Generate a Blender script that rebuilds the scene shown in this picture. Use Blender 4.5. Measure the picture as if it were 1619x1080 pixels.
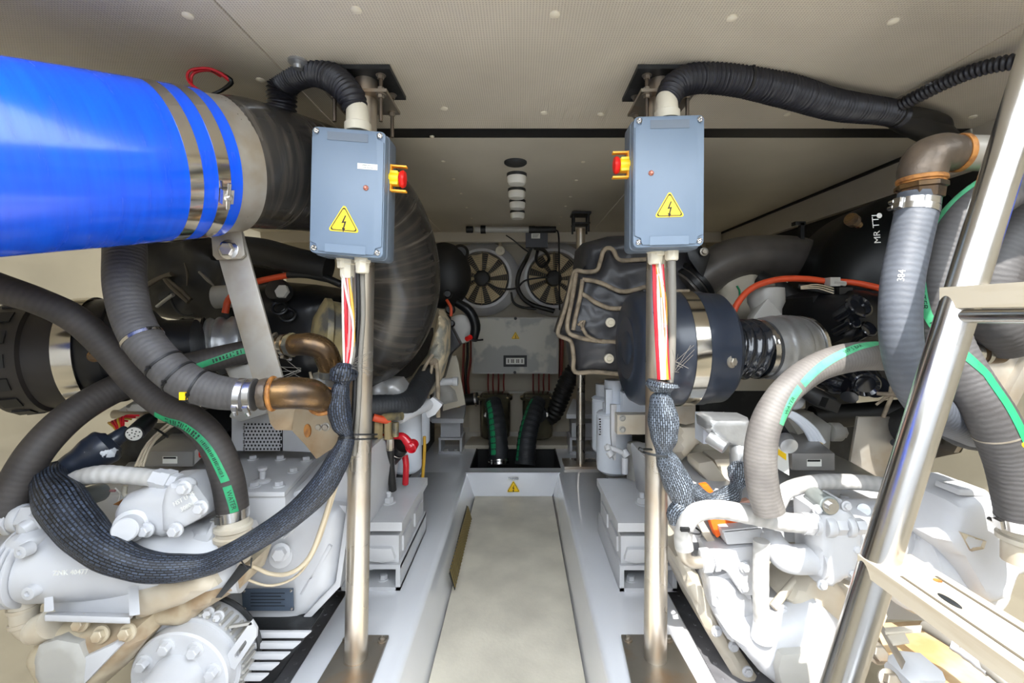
import bpy, bmesh, math, random
from mathutils import Vector, Matrix, noise
from mathutils.geometry import delaunay_2d_cdt
random.seed(7)
for o in list(bpy.data.objects): bpy.data.objects.remove(o, do_unlink=True)
SC = bpy.context.scene
COL = SC.collection
PI = math.pi
V = Vector
# ---------------------------------------------------------------- camera, world, sun, exposure
FPX, CPX, CPY, ZC = 720.0, 822.0, 500.0, 1.0       # focal length and principal point of the 1619x1080 frame
cam = bpy.data.cameras.new('camera'); co = bpy.data.objects.new('camera', cam); COL.objects.link(co)
cam.sensor_width = 36; cam.lens = 36 * FPX / 1619
cam.shift_x = -(CPX - 809.5) / 1619; cam.shift_y = -(540 - CPY) / 1619
co.location = (0, 0, ZC); co.rotation_euler = (PI / 2, 0, 0); cam.clip_start = 0.02
SC.camera = co
w = bpy.data.worlds.new('world'); SC.world = w; w.use_nodes = True
wn = w.node_tree.nodes; bg = wn['Background']
bg.inputs[0].default_value = (0.86, 0.93, 1.0, 1); bg.inputs[1].default_value = 5.0
sl = bpy.data.lights.new('sun', 'SUN'); so = bpy.data.objects.new('sun', sl); COL.objects.link(so)
sl.energy = 6.8; sl.angle = 0.009; sl.color = (1, 0.965, 0.91)
SUN_DIR = V((0.13, 0.80, -1.0)).normalized()
so.rotation_euler = SUN_DIR.to_track_quat('-Z', 'Y').to_euler(); so.location = (0, -3, 5)
SC.view_settings.view_transform = 'Standard'; SC.view_settings.look = 'None'
SC.view_settings.gamma = 1; SC.view_settings.use_curve_mapping = False
SC.view_settings.exposure = 0.7
SC.cycles.max_bounces = 10; SC.cycles.diffuse_bounces = 6; SC.cycles.glossy_bounces = 5
SC.cycles.sample_clamp_indirect = 6

# ---------------------------------------------------------------- points
def P(px, py, Y): return V(((px - CPX) * Y / FPX, Y, ZC - (py - CPY) * Y / FPX))
def Pz(px, py, z):
    Y = (ZC - z) * FPX / (py - CPY); return V(((px - CPX) * Y / FPX, Y, z))
def Px(px, py, X):
    Y = X * FPX / (px - CPX); return P(px, py, Y)

# ---------------------------------------------------------------- objects
ORG = {}
def tag(o, label=None, cat=None, group=None, kind=None):
    if label: o['label'] = label
    if cat: o['category'] = cat
    if group: o['group'] = group
    if kind: o['kind'] = kind
    return o
def T(name, label, cat, loc, group=None, kind=None):
    o = bpy.data.objects.new(name, None); COL.objects.link(o); o.location = loc
    o.empty_display_size = 0.05; ORG[o.name] = V(loc)
    return tag(o, label, cat, group, kind)
def perp(d):
    d = V(d).normalized(); a = V((0, 0, 1)) if abs(d.z) < 0.9 else V((0, 1, 0))
    x = a.cross(d).normalized(); return x, d.cross(x).normalized()

class MB:
    def __init__(s): s.bm = bmesh.new(); s.uv = s.bm.loops.layers.uv.new('UVMap')
    def _bev(s, faces, bevel, seg=2):
        if bevel <= 0: return
        es = list({e for f in faces for e in f.edges if len(e.link_faces) == 2 and e.calc_face_angle(0) > 0.5})
        if es: bmesh.ops.bevel(s.bm, geom=es, offset=bevel, segments=seg, profile=0.6, affect='EDGES', clamp_overlap=True)
    def box(s, c, size, rot=None, bevel=0.0):
        c = V(c); h = V(size) / 2; R = rot if rot is not None else Matrix.Identity(3)
        if not isinstance(R, Matrix): R = Matrix.Rotation(R, 3, 'Z')
        vs = [s.bm.verts.new(c + R @ V((x * h.x, y * h.y, z * h.z))) for x in (-1, 1) for y in (-1, 1) for z in (-1, 1)]
        fs = [s.bm.faces.new([vs[i] for i in q]) for q in ((0, 1, 3, 2), (4, 6, 7, 5), (0, 4, 5, 1), (2, 3, 7, 6), (0, 2, 6, 4), (1, 5, 7, 3))]
        s._bev(fs, bevel); return s
    def bx(s, x0, y0, x1, y1, Y, d, bevel=0.0):      # front face covers a pixel rectangle at depth Y
        a = P(x0, y0, Y); b = P(x1, y1, Y)
        return s.box(((a.x + b.x) / 2, Y + d / 2, (a.z + b.z) / 2), (abs(b.x - a.x), d, abs(a.z - b.z)), None, bevel)
    def prism(s, pts, vec, bevel=0.0, scale=1.0):    # closed outline extruded along vec
        pts = [V(p) for p in pts]; vec = V(vec); n = len(pts)
        c = sum(pts, V()) / n
        a = [s.bm.verts.new(p) for p in pts]; b = [s.bm.verts.new(c + (p - c) * scale + vec) for p in pts]
        fs = [s.bm.faces.new(a), s.bm.faces.new(b[::-1])]
        for i in range(n): fs.append(s.bm.faces.new((a[i], b[i], b[(i + 1) % n], a[(i + 1) % n])))
        bmesh.ops.recalc_face_normals(s.bm, faces=fs)
        s._bev(fs, bevel); return s
    def slab(s, px, Y, d, bevel=0.0, scale=1.0): return s.prism([P(x, y, Y) for x, y in px], (0, d, 0), bevel, scale)
    def hslab(s, px, z, t, bevel=0.0): return s.prism([Pz(x, y, z) for x, y in px], (0, 0, -t), bevel)
    def lathe(s, p, d, prof, seg=32, cap=True, sq=None):       # prof: (distance along d, radius)
        p = V(p); d = V(d).normalized(); x, y = perp(d); rings = []
        for t, r in prof:
            if r < 1e-5: rings.append([s.bm.verts.new(p + d * t)])
            else: rings.append([s.bm.verts.new(p + d * t + (x * math.cos(k * 2 * PI / seg) + y * math.sin(k * 2 * PI / seg)) * r) for k in range(seg)])
        for (a, b), (pa, pb) in zip(zip(rings, rings[1:]), zip(prof, prof[1:])):
            for k in range(seg):
                k2 = (k + 1) % seg
                if len(a) == 1 and len(b) == 1: continue
                if len(a) == 1: f = s.bm.faces.new((a[0], b[k2], b[k]))
                elif len(b) == 1: f = s.bm.faces.new((a[k], a[k2], b[0]))
                else:
                    f = s.bm.faces.new((a[k], a[k2], b[k2], b[k]))
                    for l, (u, vv) in zip(f.loops, ((k, pa[0]), (k + 1, pa[0]), (k + 1, pb[0]), (k, pb[0]))):
                        l[s.uv].uv = (vv, u / seg * 2 * PI * max(pa[1], pb[1]))
        if cap:
            if len(rings[0]) > 1: s.bm.faces.new(rings[0][::-1])
            if len(rings[-1]) > 1: s.bm.faces.new(rings[-1])
        return s
    def cyl(s, p0, p1, r0, r1=None, seg=24, bevel=0.0):
        p0 = V(p0); p1 = V(p1); r1 = r0 if r1 is None else r1; L = (p1 - p0).length; b = min(bevel, L * .4, r0 * .5, r1 * .5)
        if b > 0: return s.lathe(p0, p1 - p0, [(0, r0 - b), (b * .3, r0 - b * .3), (b, r0), (L - b, r1), (L - b * .3, r1 - b * .3), (L, r1 - b)], seg)
        return s.lathe(p0, p1 - p0, [(0, r0), (L, r1)], seg)
    def ball(s, c, r, sc=(1, 1, 1), seg=16):
        c = V(c); n = seg // 2
        R = [[s.bm.verts.new(c + V((math.sin(i * PI / n) * math.cos(k * 2 * PI / seg) * sc[0], math.sin(i * PI / n) * math.sin(k * 2 * PI / seg) * sc[1], math.cos(i * PI / n) * sc[2])) * r) for k in range(seg if 0 < i < n else 1)] for i in range(n + 1)]
        for a, b in zip(R, R[1:]):
            for k in range(seg):
                k2 = (k + 1) % seg
                if len(a) == 1: s.bm.faces.new((a[0], b[k], b[k2]))
                elif len(b) == 1: s.bm.faces.new((a[k], b[0], a[k2]))
                else: s.bm.faces.new((a[k], b[k], b[k2], a[k2]))
        return s
    def torus(s, c, d, R, r, seg=32, rs=8):
        return s.lathe(c, d, [(r * math.sin(k * 2 * PI / rs), R + r * math.cos(k * 2 * PI / rs)) for k in range(rs + 1)], seg, False)
    def bolt(s, p, d, r, h=None):                     # washer and hex head
        p = V(p); d = V(d).normalized(); h = h or r * .9
        s.lathe(p, d, [(-.002, r * 1.45), (r * .18, r * 1.45), (r * .22, r * 1.38), (r * .22, 0)], 16)
        s.lathe(p, d, [(r * .2, r), (h - r * .12, r), (h, r * .86), (h, 0)], 6)
        return s
    def tube(s, path, seg=20, cap=True, prof=None, flat=None):
        pts, T_, N_, S_, R_ = path.pts, path.t, path.n, path.s, path.r
        rings = []
        for i, (p, t, n, ss, r) in enumerate(zip(pts, T_, N_, S_, R_)):
            b = t.cross(n); rg = []
            for k in range(seg):
                a = k * 2 * PI / seg; q = r * (prof(ss, a) if prof else 1)
                fx, fy = flat if flat else (1, 1)
                rg.append(s.bm.verts.new(p + n * math.cos(a) * q * fx + b * math.sin(a) * q * fy))
            rings.append(rg)
        for i, (a, b) in enumerate(zip(rings, rings[1:])):
            for k in range(seg):
                k2 = (k + 1) % seg
                f = s.bm.faces.new((a[k], a[k2], b[k2], b[k])); c0 = 2 * PI * path.rm / seg
                for l, (u, vv) in zip(f.loops, ((k, S_[i]), (k + 1, S_[i]), (k + 1, S_[i + 1]), (k, S_[i + 1]))): l[s.uv].uv = (vv, u * c0)
        if cap: s.bm.faces.new(rings[0][::-1]); s.bm.faces.new(rings[-1])
        return s
    def pillow(s, px, Y, d, bulge=0.03, edge=0.03, nz=0.0, nf=12.0, step=0.02, back=True, plane=None):
        # rounded casting or quilt: outline at depth Y, its middle swelling towards the viewer by bulge
        if plane: O, ax, ay, an = plane
        else: O, ax, ay, an = V((0, Y, 0)), V((1, 0, 0)), V((0, 0, 1)), V((0, -1, 0))
        if plane: poly = [V(q).to_2d() if len(q) == 3 else V(q) for q in px]
        else: poly = [V((P(x, y, Y).x, P(x, y, Y).z)) for x, y in px]
        # densify the outline
        ol = []
        for a, b in zip(poly, poly[1:] + poly[:1]):
            k = max(1, int((b - a).length / step))
            ol += [a + (b - a) * (i / k) for i in range(k)]
        n = len(ol); pts = list(ol)
        x0, x1 = min(p.x for p in ol), max(p.x for p in ol); y0, y1 = min(p.y for p in ol), max(p.y for p in ol)
        def dist(p):
            m = 1e9
            for a, b in zip(poly, poly[1:] + poly[:1]):
                ab = b - a; t = max(0, min(1, (p - a).dot(ab) / max(ab.length_squared, 1e-12))); m = min(m, (a + ab * t - p).length)
            return m
        def inside(p):
            c = False
            for a, b in zip(poly, poly[1:] + poly[:1]):
                if (a.y > p.y) != (b.y > p.y) and p.x < (b.x - a.x) * (p.y - a.y) / (b.y - a.y) + a.x: c = not c
            return c
        yy = y0 + step * .6; row = 0
        while yy < y1:
            xx = x0 + (step * .5 if row % 2 else step)
            while xx < x1:
                p = V((xx, yy))
                if inside(p) and dist(p) > step * .45: pts.append(p)
                xx += step
            yy += step * .87; row += 1
        vo, eo, fo, *_ = delaunay_2d_cdt(pts, [(i, (i + 1) % n) for i in range(n)], [], 1, 1e-6)
        vs = []
        for p in vo:
            q = min(1.0, dist(p) / edge); h = bulge * math.sqrt(max(0, 1 - (1 - q) ** 2))
            w3 = O + ax * p.x + ay * p.y
            if nz and q > 0: h += nz * q * (noise.noise(w3 * nf) + .6 * abs(noise.noise(w3 * nf * 2.3 + V((3, 1, 7)))))
            vs.append(s.bm.verts.new(w3 + an * h))
        fs = []
        for f in fo:
            try: fs.append(s.bm.faces.new([vs[i] for i in f]))
            except ValueError: pass
        if back and d > 0:
            bm_e = [e for f in fs for e in f.edges if len(e.link_faces) == 1]; bm_e = list(dict.fromkeys(bm_e))
            r = bmesh.ops.extrude_edge_only(s.bm, edges=bm_e)
            nv = [g for g in r['geom'] if isinstance(g, bmesh.types.BMVert)]
            bmesh.ops.translate(s.bm, verts=nv, vec=-an * d)
        bmesh.ops.recalc_face_normals(s.bm, faces=s.bm.faces[:])
        return s
    def ring(s, outer, inner, Y, t):       # flat plate with an opening, corner for corner
        n = len(outer); A = [[s.bm.verts.new(P(x, y, Y) + V((0, dy, 0))) for x, y in q] for q in (outer, inner) for dy in (0, t)]
        for i in range(n):
            j = (i + 1) % n
            for a, b in ((0, 2), (3, 1), (1, 0), (2, 3)): s.bm.faces.new((A[a][i], A[a][j], A[b][j], A[b][i]))
        return s
    def build(s, name, mat, parent=None, label=None, cat=None, group=None, kind=None, ang=38, smooth=True):
        bm = s.bm; bmesh.ops.recalc_face_normals(bm, faces=bm.faces[:]) if False else None
        xs = [v.co for v in bm.verts]
        lo = V((min(p.x for p in xs), min(p.y for p in xs), min(p.z for p in xs))); hi = V((max(p.x for p in xs), max(p.y for p in xs), max(p.z for p in xs)))
        org = V(((lo.x + hi.x) / 2, (lo.y + hi.y) / 2, lo.z if parent is None else (lo.z + hi.z) / 2))
        for v in bm.verts: v.co -= org
        me = bpy.data.meshes.new(name); bm.to_mesh(me); bm.free()
        if smooth:
            me.shade_smooth(); me.set_sharp_from_angle(angle=math.radians(ang))
        me.materials.append(mat)
        o = bpy.data.objects.new(name, me); COL.objects.link(o)
        ORG[o.name] = org
        if parent is not None: o.parent = parent; o.location = org - ORG[parent.name]
        else: o.location = org
        return tag(o, label, cat, group, kind)

class Path:
    """Catmull-Rom through control points (px, py, Y, pixel radius) or, with world=True, (Vector, radius in metres)."""
    def __init__(s, ctrl, step=0.012, world=False, closed=False):
        if world: c = [(V(p), r) for p, r in ctrl]
        else: c = [(P(x, y, Y), r * Y / FPX) for x, y, Y, r in ctrl]
        c = [(c[0][0] * 2 - c[1][0], c[0][1])] + c + [(c[-1][0] * 2 - c[-2][0], c[-1][1])]
        raw = []
        for i in range(1, len(c) - 2):
            p0, p1, p2, p3 = (c[i + k][0] for k in (-1, 0, 1, 2)); r1, r2 = c[i][1], c[i + 1][1]
            for k in range(24):
                t = k / 24
                q = 0.5 * ((2 * p1) + (p2 - p0) * t + (2 * p0 - 5 * p1 + 4 * p2 - p3) * t * t + (3 * p1 - p0 - 3 * p2 + p3) * t ** 3)
                e = t * t * (3 - 2 * t); raw.append((q, r1 + (r2 - r1) * e))
        raw.append((c[-2][0], c[-2][1]))
        L = [0]
        for a, b in zip(raw, raw[1:]): L.append(L[-1] + (b[0] - a[0]).length)
        s.L = L[-1]; n = max(2, int(s.L / step)); s.pts, s.r, s.s = [], [], []
        j = 0
        for i in range(n + 1):
            d = s.L * i / n
            while j < len(L) - 2 and L[j + 1] < d: j += 1
            u = (d - L[j]) / max(1e-9, L[j + 1] - L[j]); u = min(1, max(0, u))
            s.pts.append(raw[j][0].lerp(raw[j + 1][0], u)); s.r.append(raw[j][1] + (raw[j + 1][1] - raw[j][1]) * u); s.s.append(d)
        s.rm = sum(s.r) / len(s.r)
        s.t = [((s.pts[min(i + 1, n)] - s.pts[max(i - 1, 0)]).normalized()) for i in range(n + 1)]
        x, y = perp(s.t[0]); s.n = [x]
        for i in range(1, n + 1):
            m = s.n[-1] - s.t[i] * s.n[-1].dot(s.t[i]); s.n.append(m.normalized())
    def at(s, d):
        d = max(0, min(s.L, d)); f = d / s.L * (len(s.pts) - 1); i = min(int(f), len(s.pts) - 2); u = f - i
        return s.pts[i].lerp(s.pts[i + 1], u), s.t[i].lerp(s.t[i + 1], u).normalized(), s.r[i] + (s.r[i + 1] - s.r[i]) * u
    def surf(s, d, a, off=0.0):
        p, t, r = s.at(d); e = V((0, 0, ZC)) - p; e = (e - t * e.dot(t)).normalized(); f = t.cross(e)
        return p + (e * math.cos(a) + f * math.sin(a)) * (r + off)

def strip(path, s0, s1, a_fn, width, off, mat, parent, name='stripe', n=40, label=None, th=0.0008):
    m = MB(); rows = []
    for i in range(n + 1):
        d = s0 + (s1 - s0) * i / n; _, _, r = path.at(d); a = a_fn(d); h = width / 2 / r
        rows.append([m.bm.verts.new(path.surf(d, a + h * k / 2, off)) for k in (-2, -1, 0, 1, 2)])
    for a, b in zip(rows, rows[1:]):
        for k in range(4): m.bm.faces.new((a[k], a[k + 1], b[k + 1], b[k]))
    return m.build(name, mat, parent, label=label)

def text_mesh(txt, size):
    cu = bpy.data.curves.new('lettering', 'FONT'); cu.body = txt; cu.size = size; cu.align_x = 'CENTER'; cu.align_y = 'CENTER'; cu.resolution_u = 2
    o = bpy.data.objects.new('lettering', cu); COL.objects.link(o); dg = bpy.context.evaluated_depsgraph_get()
    me = bpy.data.meshes.new_from_object(o.evaluated_get(dg)); bpy.data.objects.remove(o); bpy.data.curves.remove(cu); return me
def text_on(txt, size, c, right, up, mat, parent, name='lettering', depth=0.0, sx=1.0):
    me = text_mesh(txt, size); c = V(c); right = V(right).normalized(); up = V(up).normalized(); m = MB()
    m.bm.from_mesh(me); bpy.data.meshes.remove(me)
    if depth:
        r = bmesh.ops.extrude_face_region(m.bm, geom=m.bm.faces[:])
        bmesh.ops.translate(m.bm, verts=[g for g in r['geom'] if isinstance(g, bmesh.types.BMVert)], vec=(0, 0, depth))
    nrm = right.cross(up)
    for v in m.bm.verts: v.co = c + right * v.co.x * sx + up * v.co.y + nrm * v.co.z
    return m.build(name, mat, parent, smooth=False)
def text_wrap(txt, size, path, s0, a_fn, off, mat, parent, flip=1, name='lettering', sx=1.0):
    me = text_mesh(txt, size); m = MB(); m.bm.from_mesh(me); bpy.data.meshes.remove(me)
    for v in m.bm.verts:
        d = s0 + flip * v.co.x * sx; _, _, r = path.at(d); v.co = path.surf(d, a_fn(d) - flip * v.co.y / r, off)
    return m.build(name, mat, parent, smooth=False)

# ---------------------------------------------------------------- materials
def lin(c):
    return tuple(((v / 255 + .055) / 1.055) ** 2.4 if v > 10 else v / 255 / 12.92 for v in c) + (1,)
def mat(name, rgb, rough=.5, metal=0.0, var=0.0, vs=8.0, rgb2=None, thr=(.45, .65), bump=0.0, bs=60.0, coat=0.0, uv=None, ns=(1, 1, 1), spec=.5, emit=0, rvar=0.0, detail=4, alpha=1.0):
    m = bpy.data.materials.new(name); m.use_nodes = True; nt = m.node_tree; N = nt.nodes; L = nt.links; b = N['Principled BSDF']
    b.inputs['Base Color'].default_value = lin(rgb); b.inputs['Roughness'].default_value = rough; b.inputs['Metallic'].default_value = metal
    b.inputs['Specular IOR Level'].default_value = spec; b.inputs['Coat Weight'].default_value = coat; b.inputs['Coat Roughness'].default_value = .1
    if emit: b.inputs['Emission Color'].default_value = lin(rgb); b.inputs['Emission Strength'].default_value = emit
    tc = N.new('ShaderNodeTexCoord'); mp = N.new('ShaderNodeMapping'); mp.inputs['Scale'].default_value = ns; L.new(tc.outputs['UV' if uv else 'Object'], mp.inputs[0])
    if var or rgb2 or rvar:
        n = N.new('ShaderNodeTexNoise'); n.inputs['Scale'].default_value = vs; n.inputs['Detail'].default_value = detail; L.new(mp.outputs[0], n.inputs[0])
        r = N.new('ShaderNodeValToRGB'); r.color_ramp.elements[0].position = thr[0]; r.color_ramp.elements[1].position = thr[1]
        c2 = rgb2 if rgb2 else tuple(min(255, v * (1 - var)) for v in rgb)
        r.color_ramp.elements[0].color = lin(rgb); r.color_ramp.elements[1].color = lin(c2)
        if var and rgb2 is None: r.color_ramp.elements[0].position = .3; r.color_ramp.elements[1].position = .75
        L.new(n.outputs[0], r.inputs[0])
        if var or rgb2: L.new(r.outputs[0], b.inputs['Base Color'])
        if rvar:
            q = N.new('ShaderNodeMapRange'); q.inputs[3].default_value = max(0, rough - rvar); q.inputs[4].default_value = rough + rvar
            q.inputs[1].default_value = .3; q.inputs[2].default_value = .7; L.new(n.outputs[0], q.inputs[0]); L.new(q.outputs[0], b.inputs['Roughness'])
    if bump:
        n2 = N.new('ShaderNodeTexNoise'); n2.inputs['Scale'].default_value = bs; n2.inputs['Detail'].default_value = 3; L.new(mp.outputs[0], n2.inputs[0])
        bp = N.new('ShaderNodeBump'); bp.inputs['Strength'].default_value = bump; bp.inputs['Distance'].default_value = .004
        L.new(n2.outputs[0], bp.inputs['Height']); L.new(bp.outputs[0], b.inputs['Normal'])
    m.diffuse_color = lin(rgb); return m
def mth(N, L, op, a, b=None, c=None):
    n = N.new('ShaderNodeMath'); n.operation = op
    for i, v in enumerate((a, b, c)):
        if v is None: continue
        if isinstance(v, (int, float)): n.inputs[i].default_value = v
        else: L.new(v, n.inputs[i])
    return n.outputs[0]
def mixc(N, L, f, a, b):
    n = N.new('ShaderNodeMix'); n.data_type = 'RGBA'; L.new(f, n.inputs[0])
    for i, v in ((6, a), (7, b)):
        if isinstance(v, tuple): n.inputs[i].default_value = v
        else: L.new(v, n.inputs[i])
    return n.outputs[2]
def mat_perf(name, rgb, pitch, stain=0.25):          # ceiling lining with a fine embossed grid
    m = mat(name, rgb, .55, var=.12, vs=2.5); nt = m.node_tree; N = nt.nodes; L = nt.links; b = N['Principled BSDF']
    tc = N.new('ShaderNodeTexCoord'); sp = N.new('ShaderNodeSeparateXYZ'); L.new(tc.outputs['Object'], sp.inputs[0])
    k = 2 * PI / pitch; sx = mth(N, L, 'SINE', mth(N, L, 'MULTIPLY', sp.outputs[0], k)); sy = mth(N, L, 'SINE', mth(N, L, 'MULTIPLY', sp.outputs[1], k))
    h = mth(N, L, 'MULTIPLY', mth(N, L, 'ADD', sx, 1.0), mth(N, L, 'ADD', sy, 1.0)); h = mth(N, L, 'MULTIPLY', h, .25)
    src = b.inputs['Base Color'].links[0].from_socket
    L.new(mixc(N, L, mth(N, L, 'MULTIPLY', h, .55), src, lin(tuple(v * .55 for v in rgb))), b.inputs['Base Color'])
    bp = N.new('ShaderNodeBump'); bp.inputs['Strength'].default_value = .5; bp.inputs['Distance'].default_value = .0015; bp.invert = True
    L.new(h, bp.inputs['Height']); L.new(bp.outputs[0], b.inputs['Normal']); return m
def mat_braid(name, dark, light, w=.0045, h=.0042, rough=.45):
    m = mat(name, dark, rough); nt = m.node_tree; N = nt.nodes; L = nt.links; b = N['Principled BSDF']
    tc = N.new('ShaderNodeTexCoord'); br = N.new('ShaderNodeTexBrick'); L.new(tc.outputs['UV'], br.inputs[0])
    br.inputs['Scale'].default_value = 1.0; br.inputs['Brick Width'].default_value = w; br.inputs['Row Height'].default_value = h
    br.inputs['Mortar Size'].default_value = h * .30; br.inputs['Mortar Smooth'].default_value = .6
    br.inputs['Color1'].default_value = lin(light); br.inputs['Color2'].default_value = lin(tuple(v * .6 for v in light)); br.inputs['Mortar'].default_value = lin(dark)
    L.new(br.outputs[0], b.inputs['Base Color']); bp = N.new('ShaderNodeBump'); bp.inputs['Strength'].default_value = .6; bp.inputs['Distance'].default_value = .001; bp.invert = True
    L.new(br.outputs[1], bp.inputs['Height']); L.new(bp.outputs[0], b.inputs['Normal']); return m
def mat_wrap(name, rgb, rgb2, pitch=.012, rough=.6, bump=.5, vs=14):      # cloth-wrapped hose: fine rings along its length
    m = mat(name, rgb, rough, rgb2=rgb2, thr=(.35, .75), vs=vs, uv=True); nt = m.node_tree; N = nt.nodes; L = nt.links; b = N['Principled BSDF']
    tc = N.new('ShaderNodeTexCoord'); wv = N.new('ShaderNodeTexWave'); wv.bands_direction = 'X'; L.new(tc.outputs['UV'], wv.inputs[0])
    wv.inputs['Scale'].default_value = .314 / pitch; wv.inputs['Distortion'].default_value = 2.2; wv.inputs['Detail'].default_value = 3; wv.inputs['Detail Scale'].default_value = 2.5
    bp = N.new('ShaderNodeBump'); bp.inputs['Strength'].default_value = bump; bp.inputs['Distance'].default_value = .0007
    L.new(wv.outputs[1], bp.inputs['Height']); L.new(bp.outputs[0], b.inputs['Normal'])
    src = b.inputs['Base Color'].links[0].from_socket
    L.new(mixc(N, L, mth(N, L, 'MULTIPLY', wv.outputs[1], .22), src, lin(tuple(v * .55 for v in rgb))), b.inputs['Base Color']); return m

M = {}
M['white'] = mat('white_gloss_paint', (196, 197, 200), .32, var=.06, vs=7, bump=.12, bs=25)
M['whitew'] = mat('warm_white_paint', (196, 188, 172), .35, rgb2=(172, 152, 122), thr=(.5, .8), vs=6, bump=.12, bs=30)
M['dirty'] = mat('stained_white_paint', (190, 178, 154), .4, rgb2=(130, 98, 62), thr=(.48, .72), vs=9, bump=.1)
M['gel'] = mat('glossy_white_gelcoat', (228, 230, 235), .10, var=.04, vs=3, coat=1.0)
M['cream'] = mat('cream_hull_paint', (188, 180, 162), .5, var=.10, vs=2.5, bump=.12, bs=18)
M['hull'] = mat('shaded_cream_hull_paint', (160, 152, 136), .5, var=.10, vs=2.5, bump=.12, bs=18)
M['greyw'] = mat('pale_grey_paint', (176, 174, 168), .4, var=.08)
M['blue'] = mat('blue_silicone_rubber', (0, 82, 220), .24, rgb2=(0, 72, 208), thr=(.35, .65), vs=14, uv=True, ns=(5, .4, 1), rvar=.05, coat=.2, bump=.06, bs=14)
M['rub'] = mat('glossy_black_rubber', (44, 42, 40), .22, rgb2=(82, 75, 66), thr=(.48, .78), vs=14, uv=True, ns=(4, .25, 1), rvar=.08, bump=.10, bs=14)  # streaks lightened so the colour carries brown highlights
M['rubd'] = mat('dull_brown_black_rubber', (86, 81, 76), .34, rgb2=(62, 58, 55), thr=(.4, .7), vs=8, bump=.1, bs=20)
M['wiped'] = mat('wiped_pale_cabinet_door', (192, 190, 180), .4, rgb2=(158, 158, 154), thr=(.49, .53), vs=3.2)
M['drum'] = mat('brownish_black_drum', (40, 36, 34), .45, var=.2)
M['scuff'] = mat('scuffed_blue_black_boot', (36, 42, 54), .35, rgb2=(214, 218, 222), thr=(.655, .67), vs=26, coat=.1)
M['black'] = mat('matt_black_rubber', (24, 24, 25), .5, var=.2)
M['blk2'] = mat('black_satin_metal', (20, 21, 24), .34, var=.2, bump=.1, spec=.35)
M['filt'] = mat('blue_black_lacquer_with_sky_sheen', (40, 47, 60), .35, coat=.2)  # bluish base lightened; the sky's reflection is put into the colour
M['conduit'] = mat('black_corrugated_plastic', (36, 36, 42), .38)
M['dark'] = mat('dark_mottled_casting', (26, 28, 30), .55, rgb2=(60, 62, 64), thr=(.5, .8), vs=12, bump=.4, bs=30)  # dark grey with lighter grey mottling
M['box'] = mat('blue_grey_enclosure_plastic', (112, 128, 146), .42, var=.05, vs=5)
M['boxd'] = mat('darker_grey_enclosure_plastic', (96, 106, 118), .45)
M['steel'] = mat('polished_stainless_steel', (205, 203, 200), .22, 1.0, rvar=.06, vs=30, ns=(1, 1, .15))
M['steelw'] = mat('brushed_stainless_with_rust_haze', (200, 192, 180), .30, .88, rgb2=(176, 150, 120), thr=(.5, .75), vs=5, rvar=.07)
M['plate'] = mat('rust_stained_steel_plate', (150, 143, 132), .42, .8, rgb2=(158, 122, 82), thr=(.52, .8), vs=8, bump=.15)
M['chrome'] = mat('chrome_band', (214, 208, 196), .13, 1.0)
M['alu'] = mat('cast_aluminium', (176, 178, 180), .38, .75, var=.12, vs=20, bump=.25, bs=60)
M['alub'] = mat('dull_aluminium_sheet', (170, 165, 156), .42, .55, rgb2=(150, 138, 120), thr=(.45, .7), vs=9)
M['beige'] = mat('beige_stained_steel', (158, 143, 120), .4, .45, rgb2=(140, 112, 80), thr=(.45, .75), vs=10, bump=.2)
M['brown'] = mat('tarnished_brown_bronze', (120, 92, 58), .26, .75, rgb2=(66, 58, 52), thr=(.45, .68), vs=11, rvar=.1, bump=.1)
M['brnd'] = mat('grey_brown_cast_elbow', (112, 98, 84), .42, .6, rgb2=(84, 76, 68), thr=(.4, .7), vs=16, bump=.3, bs=70)
M['rust'] = mat('orange_rust', (172, 116, 56), .6, .2, rgb2=(104, 66, 38), thr=(.45, .7), vs=60)
M['olive'] = mat('heat_stained_flange', (160, 146, 108), .38, .5, rgb2=(88, 88, 86), thr=(.45, .6), vs=15)
M['hose'] = mat_wrap('grey_cloth_hose', (82, 80, 80), (62, 59, 58), .010)
M['hoseb'] = mat_wrap('blue_grey_cloth_hose', (88, 92, 100), (68, 72, 80), .012)
M['hosed'] = mat_wrap('dark_brown_grey_hose', (66, 61, 58), (48, 45, 44), .012, bump=.3)
M['hosel'] = mat_wrap('worn_light_grey_hose', (118, 114, 110), (92, 88, 86), .008, bump=.25)
M['hosek'] = mat_wrap('black_cloth_hose', (42, 45, 50), (28, 29, 32), .010)
M['whose'] = mat_wrap('white_painted_hose', (192, 191, 189), (168, 165, 160), .022, rough=.4, bump=.5)
M['green'] = mat('green_print', (34, 150, 96), .45, rgb2=(30, 120, 84), thr=(.4, .7), vs=30)
M['greenl'] = mat('pale_green_print', (96, 190, 140), .45, rgb2=(70, 165, 115), thr=(.4, .7), vs=30)
M['ink'] = mat('dark_ink', (18, 40, 34), .6)
M['inkw'] = mat('white_ink', (215, 215, 210), .6)
M['blackp'] = mat('black_print', (30, 26, 14), .6)
M['braid'] = mat_braid('braided_black_sleeve', (12, 14, 18), (66, 76, 94), .012, .0052)
M['braidg'] = mat_braid('braided_grey_sleeve', (26, 30, 36), (132, 142, 154), .011, .0044)
M['yellow'] = mat('warning_yellow', (250, 205, 20), .4)
M['orange'] = mat('orange_yellow_plastic', (250, 170, 10), .4)
M['red'] = mat('red_plastic', (226, 30, 24), .35)
M['redw'] = mat('red_wire', (206, 24, 40), .4)
M['redh'] = mat('orange_red_hose', (206, 74, 36), .45)
M['orb'] = mat('bright_orange_rubber', (240, 104, 20), .5)
M['wirew'] = mat('white_wire', (222, 216, 206), .4)
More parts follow.
